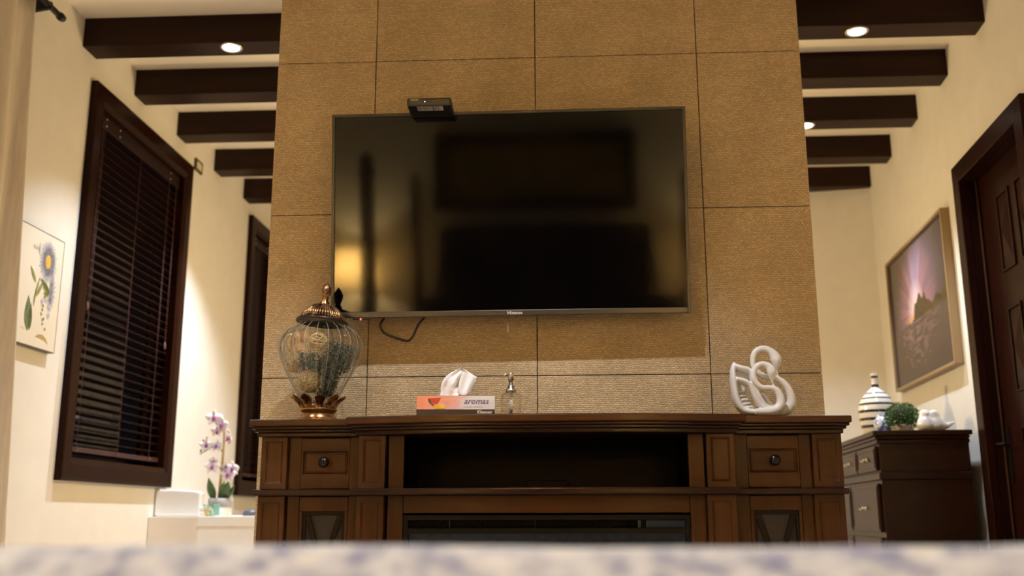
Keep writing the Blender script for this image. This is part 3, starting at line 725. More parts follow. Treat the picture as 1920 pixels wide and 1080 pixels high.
def acanthus(mb, M, L, W, curl, lobes=7):
    """one ribbed fan leaf growing along +z, curling outward along +x"""
    vs_ = []; fs = []; nu = lobes*2; nv = 7
    for j in range(nv+1):
        t = j/nv
        for i in range(nu+1):
            u = i/nu*2-1
            wv = W*(.42+.75*t)*(1-.12*t); tip = 1-.30*abs(u)**1.6+(.10*(1 if i % 2 else -.6) if j == nv else 0)
            z = L*t*(1-(1-tip)*t)
            x = curl*t*t+.004*(1 if i % 2 else -1)*t
            vs_.append((x-.35*W*u*u, u*wv, z))
    for j in range(nv):
        for i in range(nu): fs.append((j*(nu+1)+i, j*(nu+1)+i+1, (j+1)*(nu+1)+i+1, (j+1)*(nu+1)+i))
    mb.add(vs_, fs, False, M)
mb = MB()
for k in range(10):
    a = 2*math.pi*(k+.5)/10-math.pi/2
    M = Matrix.Translation((JX, JY, JZ+.050)) @ Matrix.Rotation(a, 4, 'Z') @ Matrix.Translation((.060, 0, 0)) @ Matrix.Rotation(R(14), 4, 'Y')
    acanthus(mb, M, .046, .0185, .017)
o = obj('leaf_collar', mb, BRONZE, jar, recalc=False); s = o.modifiers.new('thick', 'SOLIDIFY'); s.thickness = .0022
# lid, slightly askew
LM = Matrix.Translation((JX+.002, JY, JZ+.341)) @ Matrix.Rotation(R(4.5), 4, 'Y') @ Matrix.Rotation(R(-2), 4, 'X')
lid = obj('lid', MB().lathe([(.0, .012), (.058, .010), (.076, .002), (.082, 0), (.0865, -.004), (.0885, -.001), (.0865, .004), (.079, .007), (.075, .010)], 48, M=LM, cap=False), RIMD, jar)
dome = [(.072, .008), (.064, .024), (.052, .039), (.038, .050), (.022, .056), (.018, .057)]
obj('lid_dome', MB().lathe([(r*.93, z-.003) for r, z in dome], 40, M=LM, cap=False), mat('dome_dark', (.02, .012, .008), .6, .5), lid)  # dark inner dome between the bronze leaves
mb = MB()
for k in range(7):
    a = 2*math.pi*k/7-math.pi/2+.35
    for u0 in range(-3, 4):
        ph = a+u0*.105; pts = []
        for t in range(6):
            tt = t/5; r, z = dome[t]
            if abs(u0) > 1 and t > 4-abs(u0)*.4: break
            pts.append(LM @ Vector((r*math.cos(ph+.03*u0*(1-tt)), r*math.sin(ph+.03*u0*(1-tt)), z+.0025)))
        if len(pts) > 2: mb.tube(pts, [.0046-.0005*i for i in range(len(pts))], 6)
    for j in range(5):
        ph = a+math.pi/7+random.uniform(-.2, .2); mb.ball(LM @ Vector((.071*math.cos(ph), .071*math.sin(ph), .010+.004*j % .01)), .006, 8, 5)
obj('lid_leaves', mb, BRONZE, lid)
mb = MB().lathe([(.018, .056), (.020, .060), (.015, .065), (.0155, .069), (.0105, .073), (.0095, .080), (.012, .084), (.011, .087)], 24, M=LM)
obj('finial_neck', mb, BRONZES, lid)
mb = MB().lathe(spline([(.010, .086), (.0145, .097), (.0165, .107), (.014, .119), (.008, .130), (.001, .139)], 4), 24, fl=lambda a, z: 1+.10*math.cos(6*a+z*90), M=LM)
obj('finial', mb, BRONZE, lid)

# dried decoration inside the jar
WICK = mat('dry_cane', (.60, .42, .20), .7); STUDM = mat('dry_pod', (.55, .42, .20), .7); HOLE = mat('pod_hole', (.08, .045, .02), .8)
MOSS = noisy(mat('dried_moss', (.07, .08, .055), .9), (.045, .055, .040), (.15, .17, .12), (1, 1, 1), 60, .35, .7)
CHIPM = noisy(mat('wood_chip', (.55, .36, .20), .7), (.40, .22, .09), (.56, .35, .17), (1, 1, 1), 40)
def rin(h):
    """inner radius of the jar at height h above the console"""
    for (r0, z0), (r1, z1) in zip(prof, prof[1:]):
        if z0 <= h <= z1: return (r0+(r1-r0)*(h-z0)/(z1-z0 or 1))*.955
    return .045
def rand_dir():
    while True:
        v = Vector((random.uniform(-1, 1), random.uniform(-1, 1), random.uniform(-1, 1)))
        if .1 < v.length < 1: return v.normalized()
mb = MB(); cnt = 0
while cnt < 3400:
    h = random.uniform(.095, .262); rr = rin(h)
    x, y = random.uniform(-1, 1)*rr, random.uniform(-1, 1)*rr
    if x*x+y*y > (rr*.90)**2 or x*x+y*y < (rr*.45)**2: continue
    if x < -.42*rr and y < .3*rr: continue
    if h < .175 and (x < -.004 or x > .55*rr): continue
    if h > .225 and x < .012: continue
    if (x+.022)**2+(h-.137)**2 < .044**2 and y < .02: continue
    if (x-.010)**2+(h-.262)**2 < .040**2 and y < .02: continue
    d = rand_dir()*.007; e = rand_dir()*.006; p = Vector((JX+x, JY+y, JZ+h)); wv = rand_dir()*.0011
    q = [p-d+e, p, p+d+e]
    for t in q:
        rel = Vector((t.x-JX, t.y-JY)); hh = t.z-JZ
        lim = rin(max(.07, min(.33, hh)))*.985
        if rel.length > lim: rel *= lim/rel.length; t.x, t.y = JX+rel.x, JY+rel.y
    mb.add([q[0]-wv, q[0]+wv, q[1]+wv, q[1]-wv, q[2]+wv, q[2]-wv], [(0, 1, 2, 3), (3, 2, 4, 5)]); cnt += 1
mo = obj('dried_moss', mb, MOSS, recalc=False)
tag(mo, 'dark grey green dried moss filling the glass jar', 'moss', kind='stuff')
def wicker_ball(x, y, z, r, label, m):
    t = thing('wicker_ball', label, 'decorative ball', (x, y, z-r))
    mb = MB()
    for k in range(16):
        n = rand_dir(); u = n.cross(Vector((.3, .5, .8))).normalized(); v = n.cross(u); rr = r*random.uniform(.90, 1); off = n*r*random.uniform(-.25, .25)
        sc_ = math.sqrt(max(.1, 1-(off.length/r)**2))
        mb.tube([Vector((x, y, z))+off+(u*math.cos(i*.4488)+v*math.sin(i*.4488))*rr*sc_ for i in range(14)], .0016, 5, closed=True)
    obj('cane_strands', mb, m, t)
wicker_ball(JX+.010, JY-.078, JZ+.262, .030, 'pale wicker ball near the top inside the glass jar', WICK)
wicker_ball(JX-.080, JY-.035, JZ+.190, .022, 'small tan wicker ball at the curtain side inside the glass jar', WICK)
pb = thing('pod_ball', 'round ball of tiny holed pods low inside the glass jar', 'decorative ball', (JX-.020, JY-.042, JZ+.098))
bc = Vector((JX-.022, JY-.042, JZ+.137))
obj('core', MB().ball(bc, .034, 20, 12), STUDM, pb)
mb = MB(); mh = MB()
for k in range(80):
    z = 1-2*(k+.5)/80; a = k*2.39996; d = Vector((math.sqrt(1-z*z)*math.cos(a), math.sqrt(1-z*z)*math.sin(a), z))
    q = d.to_track_quat('Z', 'Y').to_matrix().to_4x4()
    M = Matrix.Translation(bc+d*.033) @ q
    mb.lathe([(.0062, 0), (.0062, .004), (.003, .0042), (.0022, .002)], 9, M=M, cap=False); mh.lathe([(.0023, .0022), (0, .0024)], 7, M=M, cap=False)
obj('pod_cup', mb, STUDM, pb, kind='stuff'); obj('pod_hole', mh, HOLE, pb, kind='stuff')
spots = [(-.075, -.070, .262), (-.050, -.080, .268), (-.063, -.078, .240), (-.088, -.055, .250), (-.045, -.085, .245), (-.030, -.088, .282), (-.070, -.050, .286)]
wl = ['top', 'upper', 'lower', 'outer', 'inner', 'raised', 'back']
for k, (dx, dy, dz_) in enumerate(spots):
    mb = MB(); M = Matrix.Translation((JX+dx, JY+dy, JZ+dz_)) @ Matrix.Rotation(random.uniform(-.6, .6), 4, 'Z') @ Matrix.Rotation(random.uniform(-.6, .6), 4, 'Y')
    n = 8; vs_ = []
    for j in (0, 1):
        for i in range(n+1): vs_.append((-.013+.026*i/n, -.005*math.sin(i/n*3.14), (-.013, .013)[j]))
    mb.add(vs_, [(i, i+1, n+2+i, n+1+i) for i in range(n)], False, M)
    o = obj('wood_chip', mb, CHIPM, recalc=False); s = o.modifiers.new('t', 'SOLIDIFY'); s.thickness = .0012
    tag(o, 'curled tan wood chip in the cluster beside the wicker ball in the glass jar', 'wood chip', 'wood chips in the glass jar')

# ------------------------------------------------------------------ tissue box
tm = Matrix.Translation((-.3395, 3.078, ETZ+.001)) @ Matrix.Rotation(R(5), 4, 'Z')
tb = thing('tissue_box', 'flat orange and white tissue box with one tissue pulled up', 'tissue box', M=tm)
bw, bd, bh = .1175, .055, .0590
def watercolour(u, v):
    n1 = noise.noise((u*5, v*2.2, 1.3)); n2 = noise.noise((u*9, v*4, 6.1))
    c = mixc((.86, .28, .15), (.90, .36, .20), .5+n1)
    c = mixc(c, (.88, .47, .36), (u-.18)*2.6+n1*.5)
    c = mixc(c, (.88, .50, .50), max(0, (.62-v)*1.8+n2*.6)*(1 if u > .22 else .2))
    c = mixc(c, (.86, .81, .80), (u-.50+n1*.18-(v-.5)*.18)*5.5)
    return c
obj('carton', MB().box(-bw, bw, -bd, bd, 0, bh), mat('carton_white', (.80, .75, .73), .5), tb, .0008, local=True)
CARD = mat('carton_print', (.8, .8, .8), .45)
va = nd(CARD, 'ShaderNodeVertexColor', layer_name='print'); ln(CARD, va.outputs['Color'], P(CARD).inputs['Base Color'])
o = colour_grid('front_print', watercolour, 80, 18, lambda u, v: tm @ Vector((-bw+.0004+(2*bw-.0008)*u, -bd-.0004, .0180+(bh-.0185)*v)), tb, CARD)
o = colour_grid('top_print', lambda u, v: watercolour(u, .9), 50, 8, lambda u, v: tm @ Vector((-bw+.0004+(2*bw-.0008)*u, -bd+2*bd*v, bh+.0004)), tb, CARD)
obj('base_band', MB().box(-bw-.0003, bw+.0003, -bd-.0004, bd+.0004, 0, .0180), mat('carton_brown', (.035, .018, .012), .5), tb, local=True)
PUR = mat('print_purple', (.10, .035, .17), .5)
text('lettering', 'aromas', .0250, tm @ Matrix.Translation((.0245, -bd-.0009, .0345)) @ FRONT, PUR, tb, shear=.28, bold=.0000)
text('small_lettering', 'MANGO + SANDIA', .0062, tm @ Matrix.Translation((.0225, -bd-.0009, .0235)) @ FRONT, mat('print_pale', (.55, .40, .36), .5), tb, spacing=1.15)
text('brand_lettering', 'Kleenex', .0135, tm @ Matrix.Translation((.064, -bd-.0009, .0055)) @ FRONT, mat('print_white', (.85, .83, .8), .5), tb, shear=.15, bold=.0003)
def flatp(name, poly, m, yo): return obj(name, MB().prism([(px_, pz_+.005) for px_, pz_ in poly], -bd-yo-.0002, -bd-yo, 'xz'), m, tb, local=True)
flatp('printed_melon_rind', [(-.085, .044), (-.081, .034), (-.068, .022), (-.064, .0235), (-.075, .036), (-.080, .045)], mat('print_rind', (.10, .10, .05), .5), .0008)
flatp('printed_melon', [(-.083, .0455), (-.044, .0475), (-.052, .032), (-.062, .0265), (-.073, .035)], mat('print_melon', (.62, .06, .02), .5), .0009)
flatp('printed_mango', [(-.056+.0105*math.cos(a*.4488), .0205+.0065*math.sin(a*.4488)) for a in range(14)], mat('print_mango', (.92, .48, .02), .5), .0012)
flatp('printed_mango', [(-.041+.0095*math.cos(a*.4488), .0210+.0065*math.sin(a*.4488)) for a in range(14)], mat('print_mango_light', (.95, .58, .04), .5), .0010)
# the tissue: a folded sheet rising from the slot
def tissue():
    nu, nv = 30, 22; vs_ = []
    left = spline([(-.054, 0), (-.051, .012), (-.047, .030), (-.037, .055), (-.018, .077), (.008, .089)], 5)
    right = spline([(.036, 0), (.040, .014), (.048, .036), (.057, .056), (.046, .070), (.016, .091)], 5)
    m = len(left)-1
    for j in range(m+1):
        for i in range(nu+1):
            u = i/nu; (xa, za), (xb, zb) = left[j], right[j]
            t = j/m
            x = xa+(xb-xa)*u; z = za+(zb-za)*u
            y = -.018*math.sin(u*math.pi)*(1-.55*t)+.010*math.sin(u*9+t*2.5)*(1-.3*t)+.006*math.sin(u*17-t*4)+.004*noise.noise((u*5, t*6, 2))
            vs_.append((x+.003*math.sin(t*8+u*3), y-.006, bh+.0005+z))
    fs = [(j*(nu+1)+i, j*(nu+1)+i+1, (j+1)*(nu+1)+i+1, (j+1)*(nu+1)+i) for j in range(m) for i in range(nu)]
    mb = MB().add(vs_, fs, True)
    # second leaf of the fold, falling to the right in front
    vs_ = []
    fold = spline([(.014, .090, -.012), (.032, .081, -.016), (.056, .066, -.014), (.064, .063, -.012)], 6); low = spline([(.004, .012, -.026), (.016, .004, -.030), (.030, .006, -.026), (.042, .018, -.020)], 6)
    n = len(fold)
    for j in range(9):
        t = j/8
        for i in range(n):
            a, b = fold[i], low[i]
            vs_.append((a[0]+(b[0]-a[0])*t, a[2]+(b[2]-a[2])*t-.006*math.sin(t*3.1)*math.sin(i*.7), bh+a[1]+(b[1]-a[1])*t))
    mb.add(vs_, [(j*n+i, j*n+i+1, (j+1)*n+i+1, (j+1)*n+i) for j in range(8) for i in range(n-1)], True)
    # skirt lying on the box
    vs_ = [];
    for i in range(15):
        u = i/14; x = -.060+.094*u
        vs_ += [(x, -.012+.004*math.sin(i*1.3), bh+.003+.003*math.sin(i*2.1)), (x-.002, -.030-.004*math.sin(i*.9), bh+.0012+.002*abs(math.sin(i*1.7)))]
    mb.add(vs_, [(2*i, 2*i+2, 2*i+3, 2*i+1) for i in range(14)], True)
    o = obj('tissue', mb, PAPER, tb, local=True, recalc=False); s = o.modifiers.new('t', 'SOLIDIFY'); s.thickness = .0006
tissue()

# ------------------------------------------------------------------ soap dispenser
SX, SY = -.1765, 3.17
sd = thing('soap_dispenser', 'clear glass soap dispenser bottle with chrome pump beside the tissue box', 'soap dispenser', (SX, SY, ETZ+.001))
zb = ETZ+.001
obj('bottle', MB().lathe([(.0, .002), (.030, .0), (.0325, .004), (.0325, .066), (.0315, .074), (.027, .080), (.018, .084), (.016, .086), (.016, .090)], 40, (SX, SY, zb), cap=False), BOTG, sd, recalc=False)
obj('dip_tube', MB().tube([(SX, SY, zb+.006), (SX+.001, SY, zb+.088)], .0052, 10), mat('tube_plastic', (.90, .86, .78), .4), sd)
pump = obj('pump', MB().lathe([(.0, .086), (.0165, .086), (.0165, .094), (.011, .096), (.0105, .106), (.006, .107), (.0055, .128), (.0, .128)], 24, (SX, SY, zb)), CHROME, sd)
obj('nozzle', MB().lathe([(.0085, .122), (.0088, .142), (.007, .147), (0, .148)], 20, (SX, SY, zb)).tube([(SX, SY, zb+.140), (SX-.014, SY-.012, zb+.141), (SX-.022, SY-.017, zb+.136)], [.0045, .0040, .0035], 10), CHROME, pump)

# ------------------------------------------------------------------ swan ornament
sx_ = lambda u: .516+(1310+u/8-1366)*.00159
sz_ = lambda v: 1.156-(650+v/8-680)*.00171
swn = MB(); YS = 3.215
def band(pts, dep, sq, yo=0):
    pp = spline(pts, 4); swn.tube([(sx_(p[0]), YS+yo, sz_(p[1])) for p in pp], [p[2]/8*.00178 for p in pp], 14, sq=sq)
# large swan: body, S neck, drooping head
band([(900, 985, 40), (1100, 990, 55), (1290, 965, 70), (1385, 890, 72), (1408, 770, 62), (1360, 620, 54), (1265, 520, 48), (1160, 470, 44), (1040, 455, 42), (930, 405, 42), (860, 320, 42), (840, 210, 42), (870, 100, 44), (950, 40, 45), (1040, 30, 46), (1120, 65, 52), (1180, 130, 70), (1208, 205, 80), (1208, 285, 56), (1204, 345, 24), (1210, 395, 15), (1225, 432, 13)], 0, 1, .012)
# small swan in front
band([(800, 985, 45), (980, 985, 60), (1130, 960, 72), (1205, 880, 66), (1205, 770, 56), (1150, 670, 48), (1050, 632, 36), (940, 632, 38), (860, 585, 42), (812, 500, 44), (815, 400, 42), (870, 312, 40), (960, 280, 38), (1040, 310, 50), (1085, 370, 66), (1095, 430, 64), (1088, 500, 32), (1096, 550, 16), (1116, 600, 12)], 0, 1, -.020)
# wing shell: outer rim, upper rim, inner wing, feather ribs
band([(516, 236, 5), (512, 270, 18), (502, 340, 36), (498, 450, 48), (505, 600, 52), (525, 760, 54), (570, 890, 54), (640, 965, 52), (760, 985, 50), (900, 985, 45)], 0, 2.0, -.002)
band([(516, 236, 5), (545, 285, 30), (580, 312, 40), (640, 335, 44), (720, 352, 44), (780, 400, 42), (800, 500, 42), (830, 620, 42), (875, 740, 44), (940, 850, 42), (1020, 915, 38), (1100, 930, 38)], 0, 2.0, -.002)
band([(540, 500, 34), (600, 510, 36), (680, 535, 36), (745, 590, 36), (785, 690, 36), (830, 800, 36), (900, 900, 36), (980, 960, 36)], 0, 1.5, -.014)
for k, (x0, y0, x1, y1) in enumerate(((520, 690, 700, 672), (530, 755, 715, 735), (550, 820, 735, 790), (580, 880, 765, 845), (620, 930, 810, 895))):
    band([(x0, y0, 24), ((x0+x1)/2, (y0+y1)/2-8, 20), (x1, y1, 9)], 0, 1.4, .004)
band([(930, 700, 24), (1000, 760, 30), (1060, 850, 30), (1120, 900, 34)], 0, 1.3, .008)
swn.prism([(sx_(u), sz_(v)) for u, v in ((520, 300), (640, 340), (760, 380), (800, 480), (770, 560), (700, 560), (700, 680), (730, 760), (790, 880), (860, 980), (640, 980), (560, 880), (510, 700), (500, 480))], YS+.014, YS+.026, 'xz')
so = obj('swan_ornament', swn, WHITE)
rm = so.modifiers.new('fuse', 'REMESH'); rm.mode = 'VOXEL'; rm.voxel_size = .0020; rm.use_smooth_shade = True
s = so.modifiers.new('soften', 'SMOOTH'); s.factor = .5; s.iterations = 4
so.location = (0, 0, 0)
tag(so, 'white porcelain ornament of two entwined swans on the console end', 'ornament')

# ------------------------------------------------------------------ dresser on the right
DX = lambda off: .058+off
def dbox(mb, o0, o1, y0, y1, z0, z1): return mb.box(o0, o1, SR(y0), SR(y1), z0, z1, MR)
OF = .475                                      # depth off the wall
DY0, DY1 = 4.955, 6.38
ds = thing('dresser', 'dark mahogany dresser with nickel pulls against the wall by the door', 'dresser', MR @ Vector((.28, SR(5.65), 0)))
obj('top_board', dbox(MB(), .045, OF+.03, DY0-.0, DY1, 1.056, 1.080), DRES, ds, .004)
for k, (z0, z1, i_) in enumerate(((1.040, 1.056, .010), (1.018, 1.040, .018))):
    obj('top_moulding', dbox(MB(), .055, OF+.03-i_, DY0+i_, DY1-.01, z0, z1), DRES, ds, .006, seg=3)
obj('upper_case', dbox(MB(), .06, OF, DY0+.024, DY1-.02, .884, 1.018), DRES, ds, .002)
obj('waist_moulding', dbox(MB(), .055, OF+.012, DY0+.010, DY1-.01, .846, .884), DRES, ds, .008, seg=3)
obj('lower_case', dbox(MB(), .06, OF, DY0+.024, DY1-.02, .06, .846), DRES, ds, .002)
obj('plinth', dbox(MB(), .055, OF+.012, DY0+.012, DY1-.01, 0, .06), DRES, ds, .004)
def pull(parent, y, z, wd):
    mb = MB().tube(spline([MR @ Vector((OF+.016, SR(y-wd), z)), MR @ Vector((OF+.034, SR(y-wd*.8), z)), MR @ Vector((OF+.036, SR(y), z-.006)), MR @ Vector((OF+.034, SR(y+wd*.8), z)), MR @ Vector((OF+.016, SR(y+wd), z))], 4), .005, 8)
    for s in (-1, 1): mb.ball(MR @ Vector((OF+.018, SR(y+s*wd), z)), (.009, .012, .010), 10, 6)
    obj('pull', mb, NICKEL, parent)
def drawer(y0, y1, z0, z1, two=False):
    d = obj('drawer', dbox(MB(), OF+.001, OF+.016, y0, y1, z0, z1), DRES, ds, .004)
    fr = MB()
    f = .014
    for bx in ((y0+f, y0+f+.006, z0+f, z1-f), (y1-f-.006, y1-f, z0+f, z1-f), (y0+f, y1-f, z0+f, z0+f+.006), (y0+f, y1-f, z1-f-.006, z1-f)):
        dbox(fr, OF+.015, OF+.019, *bx)
    obj('bead_moulding', fr, DRES, d)
    for yy in ((y0+y1)/2,) if not two else (y0+(y1-y0)*.25, y0+(y1-y0)*.75): pull(d, yy, (z0+z1)/2, .045)
yy = DY0+.05
wd = (DY1-DY0-.10)/3
for k in range(3): drawer(yy+wd*k+.008, yy+wd*(k+1)-.008, .892, 1.010)
wd = (DY1-DY0-.10)/2
for k in range(2):
    for z0, z1 in ((.600, .830), (.345, .575), (.080, .320)): drawer(yy+wd*k+.012, yy+wd*(k+1)-.012, z0, z1, False)

# things on the dresser
TZ = 1.0805
vx, vy = 1.640, 5.455
vase = thing('striped_vase', 'tall bottle vase with black and white stripes on the dresser', 'vase', (vx, vy, TZ))
vp = spline([(.068, 0), (.078, .02), (.088, .06), (.0945, .11), (.093, .155), (.078, .200), (.050, .235), (.026, .258), (.0175, .275), (.0165, .300), (.0175, .322), (.0195, .336), (.0150, .338)], 6)
bmat = mat('vase_white', (.80, .76, .70), .12, Coat_Weight=.5)
tc = nd(bmat, 'ShaderNodeTexCoord'); sp = nd(bmat, 'ShaderNodeSeparateXYZ'); ln(bmat, tc.outputs['Object'], sp.inputs[0])
rp = nd(bmat, 'ShaderNodeValToRGB'); rp.color_ramp.interpolation = 'CONSTANT'
H_ = .34; nz_ = nd(bmat, 'ShaderNodeMath', operation='DIVIDE'); nz_.inputs[1].default_value = H_; ln(bmat, sp.outputs[2], nz_.inputs[0]); ln(bmat, nz_.outputs[0], rp.inputs[0])
W_, K_ = (.80, .76, .70, 1), (.012, .012, .011, 1)
stripes = [(.006, .018), (.046, .062), (.085, .099), (.126, .140), (.165, .177), (.199, .207), (.227, .233), (.262, .280), (.312, .325)]
els = rp.color_ramp.elements; els[0].position = 0; els[0].color = W_; els[1].position = stripes[0][0]/H_; els[1].color = K_
for i, (a, b) in enumerate(stripes):
    if i: e = els.new(a/H_); e.color = K_
    e = els.new(b/H_); e.color = W_
ln(bmat, rp.outputs[0], P(bmat).inputs['Base Color'])
obj('body', MB().lathe(vp, 48, (vx, vy, TZ)), bmat, vase)
# blue and white jar half hidden
BLUEP = noisy(mat('blue_white_glaze', (.6, .62, .7), .15), (.06, .10, .35), (.72, .72, .76), (1, 1, 1), 60, .42, .52)
gj = obj('ginger_jar', MB().lathe(spline([(.030, 0), (.038, .015), (.044, .045), (.040, .075), (.026, .095), (.022, .105), (.010, .108)], 4), 28, (1.620, 5.312, TZ)), BLUEP)
tag(gj, 'small blue and white patterned jar half hidden behind the round plant', 'jar')
# clipped boxwood ball in a pot
bp_ = thing('boxwood_plant', 'round green artificial boxwood ball in a pale pot on the dresser', 'plant', (1.678, 5.18, TZ))
obj('pot', MB().lathe([(.042, 0), (.050, .004), (.054, .040), (.050, .042), (.046, .030)], 28, (1.678, 5.18, TZ)), mat('pot_cream', (.62, .52, .42), .6), bp_)
bc = Vector((1.678, 5.18, TZ+.080))
obj('ball_core', MB().ball(bc, (.062, .062, .056), 16, 10), mat('plant_core', (.012, .03, .006), .8), bp_)
mb = MB()
for k in range(1500):
    d = rand_dir(); p = bc+Vector((d.x*.080, d.y*.080, d.z*.073))*random.uniform(.84, 1.08)
    if p.z < TZ+.018: continue
    q = (d+rand_dir()*.8).normalized(); s_ = q.cross(rand_dir()).normalized(); L = random.uniform(.007, .012)
    n_ = q.cross(s_)
    mb.add([p-q*L*.5, p+s_*L*.38+n_*.001, p+q*L*.6, p-s_*L*.38+n_*.001], [(0, 1, 2, 3)], False)
obj('leaves', mb, BOX_G, bp_, recalc=False, kind='stuff')
# two birds
def bird(x, y, s, lean, label, ang):
    M = Matrix.Translation((x, y, TZ)) @ Matrix.Rotation(ang, 4, 'Z') @ Matrix.Scale(s, 4)
    mb = MB()
    prof_ = spline([(0, .022), (.004, .036), (.026, .045), (.052, .040), (.070, .0305), (.084, .0285), (.098, .024), (.107, .014), (.1105, .003)], 4)
    mb.tube([(lean*z, 0, z) for z, r in prof_], [r for z, r in prof_], 20, M=M)
    mb.tube([(.010, 0, .030), (.036, 0, .026), (.056, 0, .026), (.078, 0, .038), (.102, 0, .046)], [.030, .025, .016, .010, .002], 16, M=M)
    mb.tube([(lean*.09-.018, 0, .090), (lean*.09-.028, 0, .089), (lean*.09-.036, 0, .086)], [.012, .007, .001], 10, M=M)
    o = obj('bird_figurine', mb, GLOSSW); rm = o.modifiers.new('fuse', 'REMESH'); rm.mode = 'VOXEL'; rm.voxel_size = .0024; rm.use_smooth_shade = True
    sm_ = o.modifiers.new('soften', 'SMOOTH'); sm_.factor = .5; sm_.iterations = 5
    tag(o, label, 'figurine')
bird(1.791, 5.030, .92, -.12, 'white glossy ceramic bird nearest the door, tail pointing to the wall', R(4))
bird(1.738, 5.025, .93, .05, 'white glossy ceramic bird snuggled against the green boxwood ball', R(96))

# ------------------------------------------------------------------ bathtub corner on the left
TY = 5.50
tub = thing('bathtub', 'white built-in bathtub with pale tiled surround below the windows', 'bathtub', (-1.6, 6.0, 0))
TZT = .684
obj('end_tile', MB().box(LX(TY)+.002, -2.004, TY, TY+.05, 0, TZT-.002), TUBT, tub, .003)
obj('front_panel', MB().box(-2.003, -1.15, TY-.003, TY+.05, 0, .628), TUBP, tub, .003)
obj('rim_lip', MB().box(-2.004, -1.15, TY-.012, TY+.12, .629, TZT), TUBP, tub, .004)
obj('deck', MB().box(LX(6.75)+.003, -2.006, TY+.05, 6.75, .60, TZT-.002).box(-2.006, -1.15, 5.62, 5.80, .60, TZT-.002).box(-2.006, -1.15, 6.60, 6.75, .60, TZT-.002).box(-1.30, -1.15, 5.80, 6.60, .60, TZT-.002), TUBT, tub)
obj('basin', MB().box(-2.006, -1.98, 5.80, 6.60, .25, TZT+.004).box(-1.33, -1.30, 5.80, 6.60, .25, TZT+.004).box(-1.98, -1.33, 5.80, 5.83, .25, TZT+.004).box(-1.98, -1.33, 6.57, 6.60, .25, TZT+.004).box(-1.98, -1.33, 5.83, 6.57, .25, .28), TUB, tub, .008)
obj('side_panel', MB().box(-1.20, -1.15, TY+.05, 6.75, 0, .60), TUBT, tub)
# raised curved acrylic head end
hp = [(LX(5.63)+.003, TZT-.001), (-2.020, TZT-.001), (-2.020, .806), (-2.026, .815), (-2.06, .822), (-2.16, .828), (LX(5.63)+.003, .828)]
obj('head_rest', MB().prism(hp, 5.560, 5.625, 'xz'), TUB, tub, .014, seg=4)

ox, oy = -1.950, 5.69
orc = thing('orchid', 'potted orchid with white and purple flowers on the bathtub edge', 'potted plant', (ox, oy, TZT))
obj('pot', MB().lathe([(.060, 0), (.062, .003), (.064, .052), (.060, .053)], 32, (ox, oy, TZT)), mat('pot_white', (.82, .80, .77), .4), orc)
obj('pot_band', MB().lathe([(.0655, .052), (.068, .055), (.069, .097), (.064, .098), (.058, .090), (0, .089)], 32, (ox, oy, TZT), cap=False), POTG, orc)
sp_ = spline([(-1.962, oy, .775), (-1.957, oy, .90), (-1.951, oy-.005, 1.02), (-1.950, oy-.008, 1.12), (-1.955, oy-.010, 1.19)], 5)
obj('stem', MB().tube(sp_, [.009-.004*i/(len(sp_)-1) for i in range(len(sp_))], 8), STEM, orc)
tw = MB()
for a in ([(-1.952, oy, 1.03), (-1.98, oy-.02, 1.075), (-2.02, oy-.02, 1.06), (-2.065, oy-.02, 1.035), (-2.08, oy-.02, 1.025)], [(-1.953, oy, .93), (-1.985, oy-.02, .98), (-1.995, oy-.03, .96)], [(-1.953, oy, .92), (-1.93, oy-.03, .965), (-1.90, oy-.03, .95)], [(-1.955, oy, 1.18), (-1.985, oy-.02, 1.215), (-2.01, oy-.02, 1.235)]):
    tw.tube(spline(a, 4), .0028, 6)
for x, z in ((-2.055, 1.055), (-2.075, 1.045), (-2.045, 1.115), (-2.065, 1.10)): tw.ball((x, oy-.02, z), (.006, .006, .010), 8, 5)
obj('twig', tw, TWIG, orc)
for (bx, bz, tx, tz, wd, dy) in ((-1.985, .775, -2.012, .895, .050, -.02), (-1.935, .775, -1.895, .875, .062, -.03), (-1.915, .775, -1.868, .855, .040, .0), (-1.93, .78, -1.940, .880, .045, .03)):
    mb = MB(); vs_ = []; n = 9
    for j in range(n+1):
        t = j/n; h = wd*.5*math.sin(math.pi*min(1, .12+.88*t)**.9) if t < 1 else .001
        for u in (-1, -.5, 0, .5, 1): vs_.append((bx+(tx-bx)*t+u*h, oy-.025+dy*t-.012*(1-u*u)*math.sin(t*3), bz+(tz-bz)*t))
    mb.add(vs_, [(j*5+i, j*5+i+1, j*5+6+i, j*5+5+i) for j in range(n) for i in range(4)], True)
    o = obj('leaf', mb, LEAFG, orc, recalc=False); s = o.modifiers.new('t', 'SOLIDIFY'); s.thickness = .003
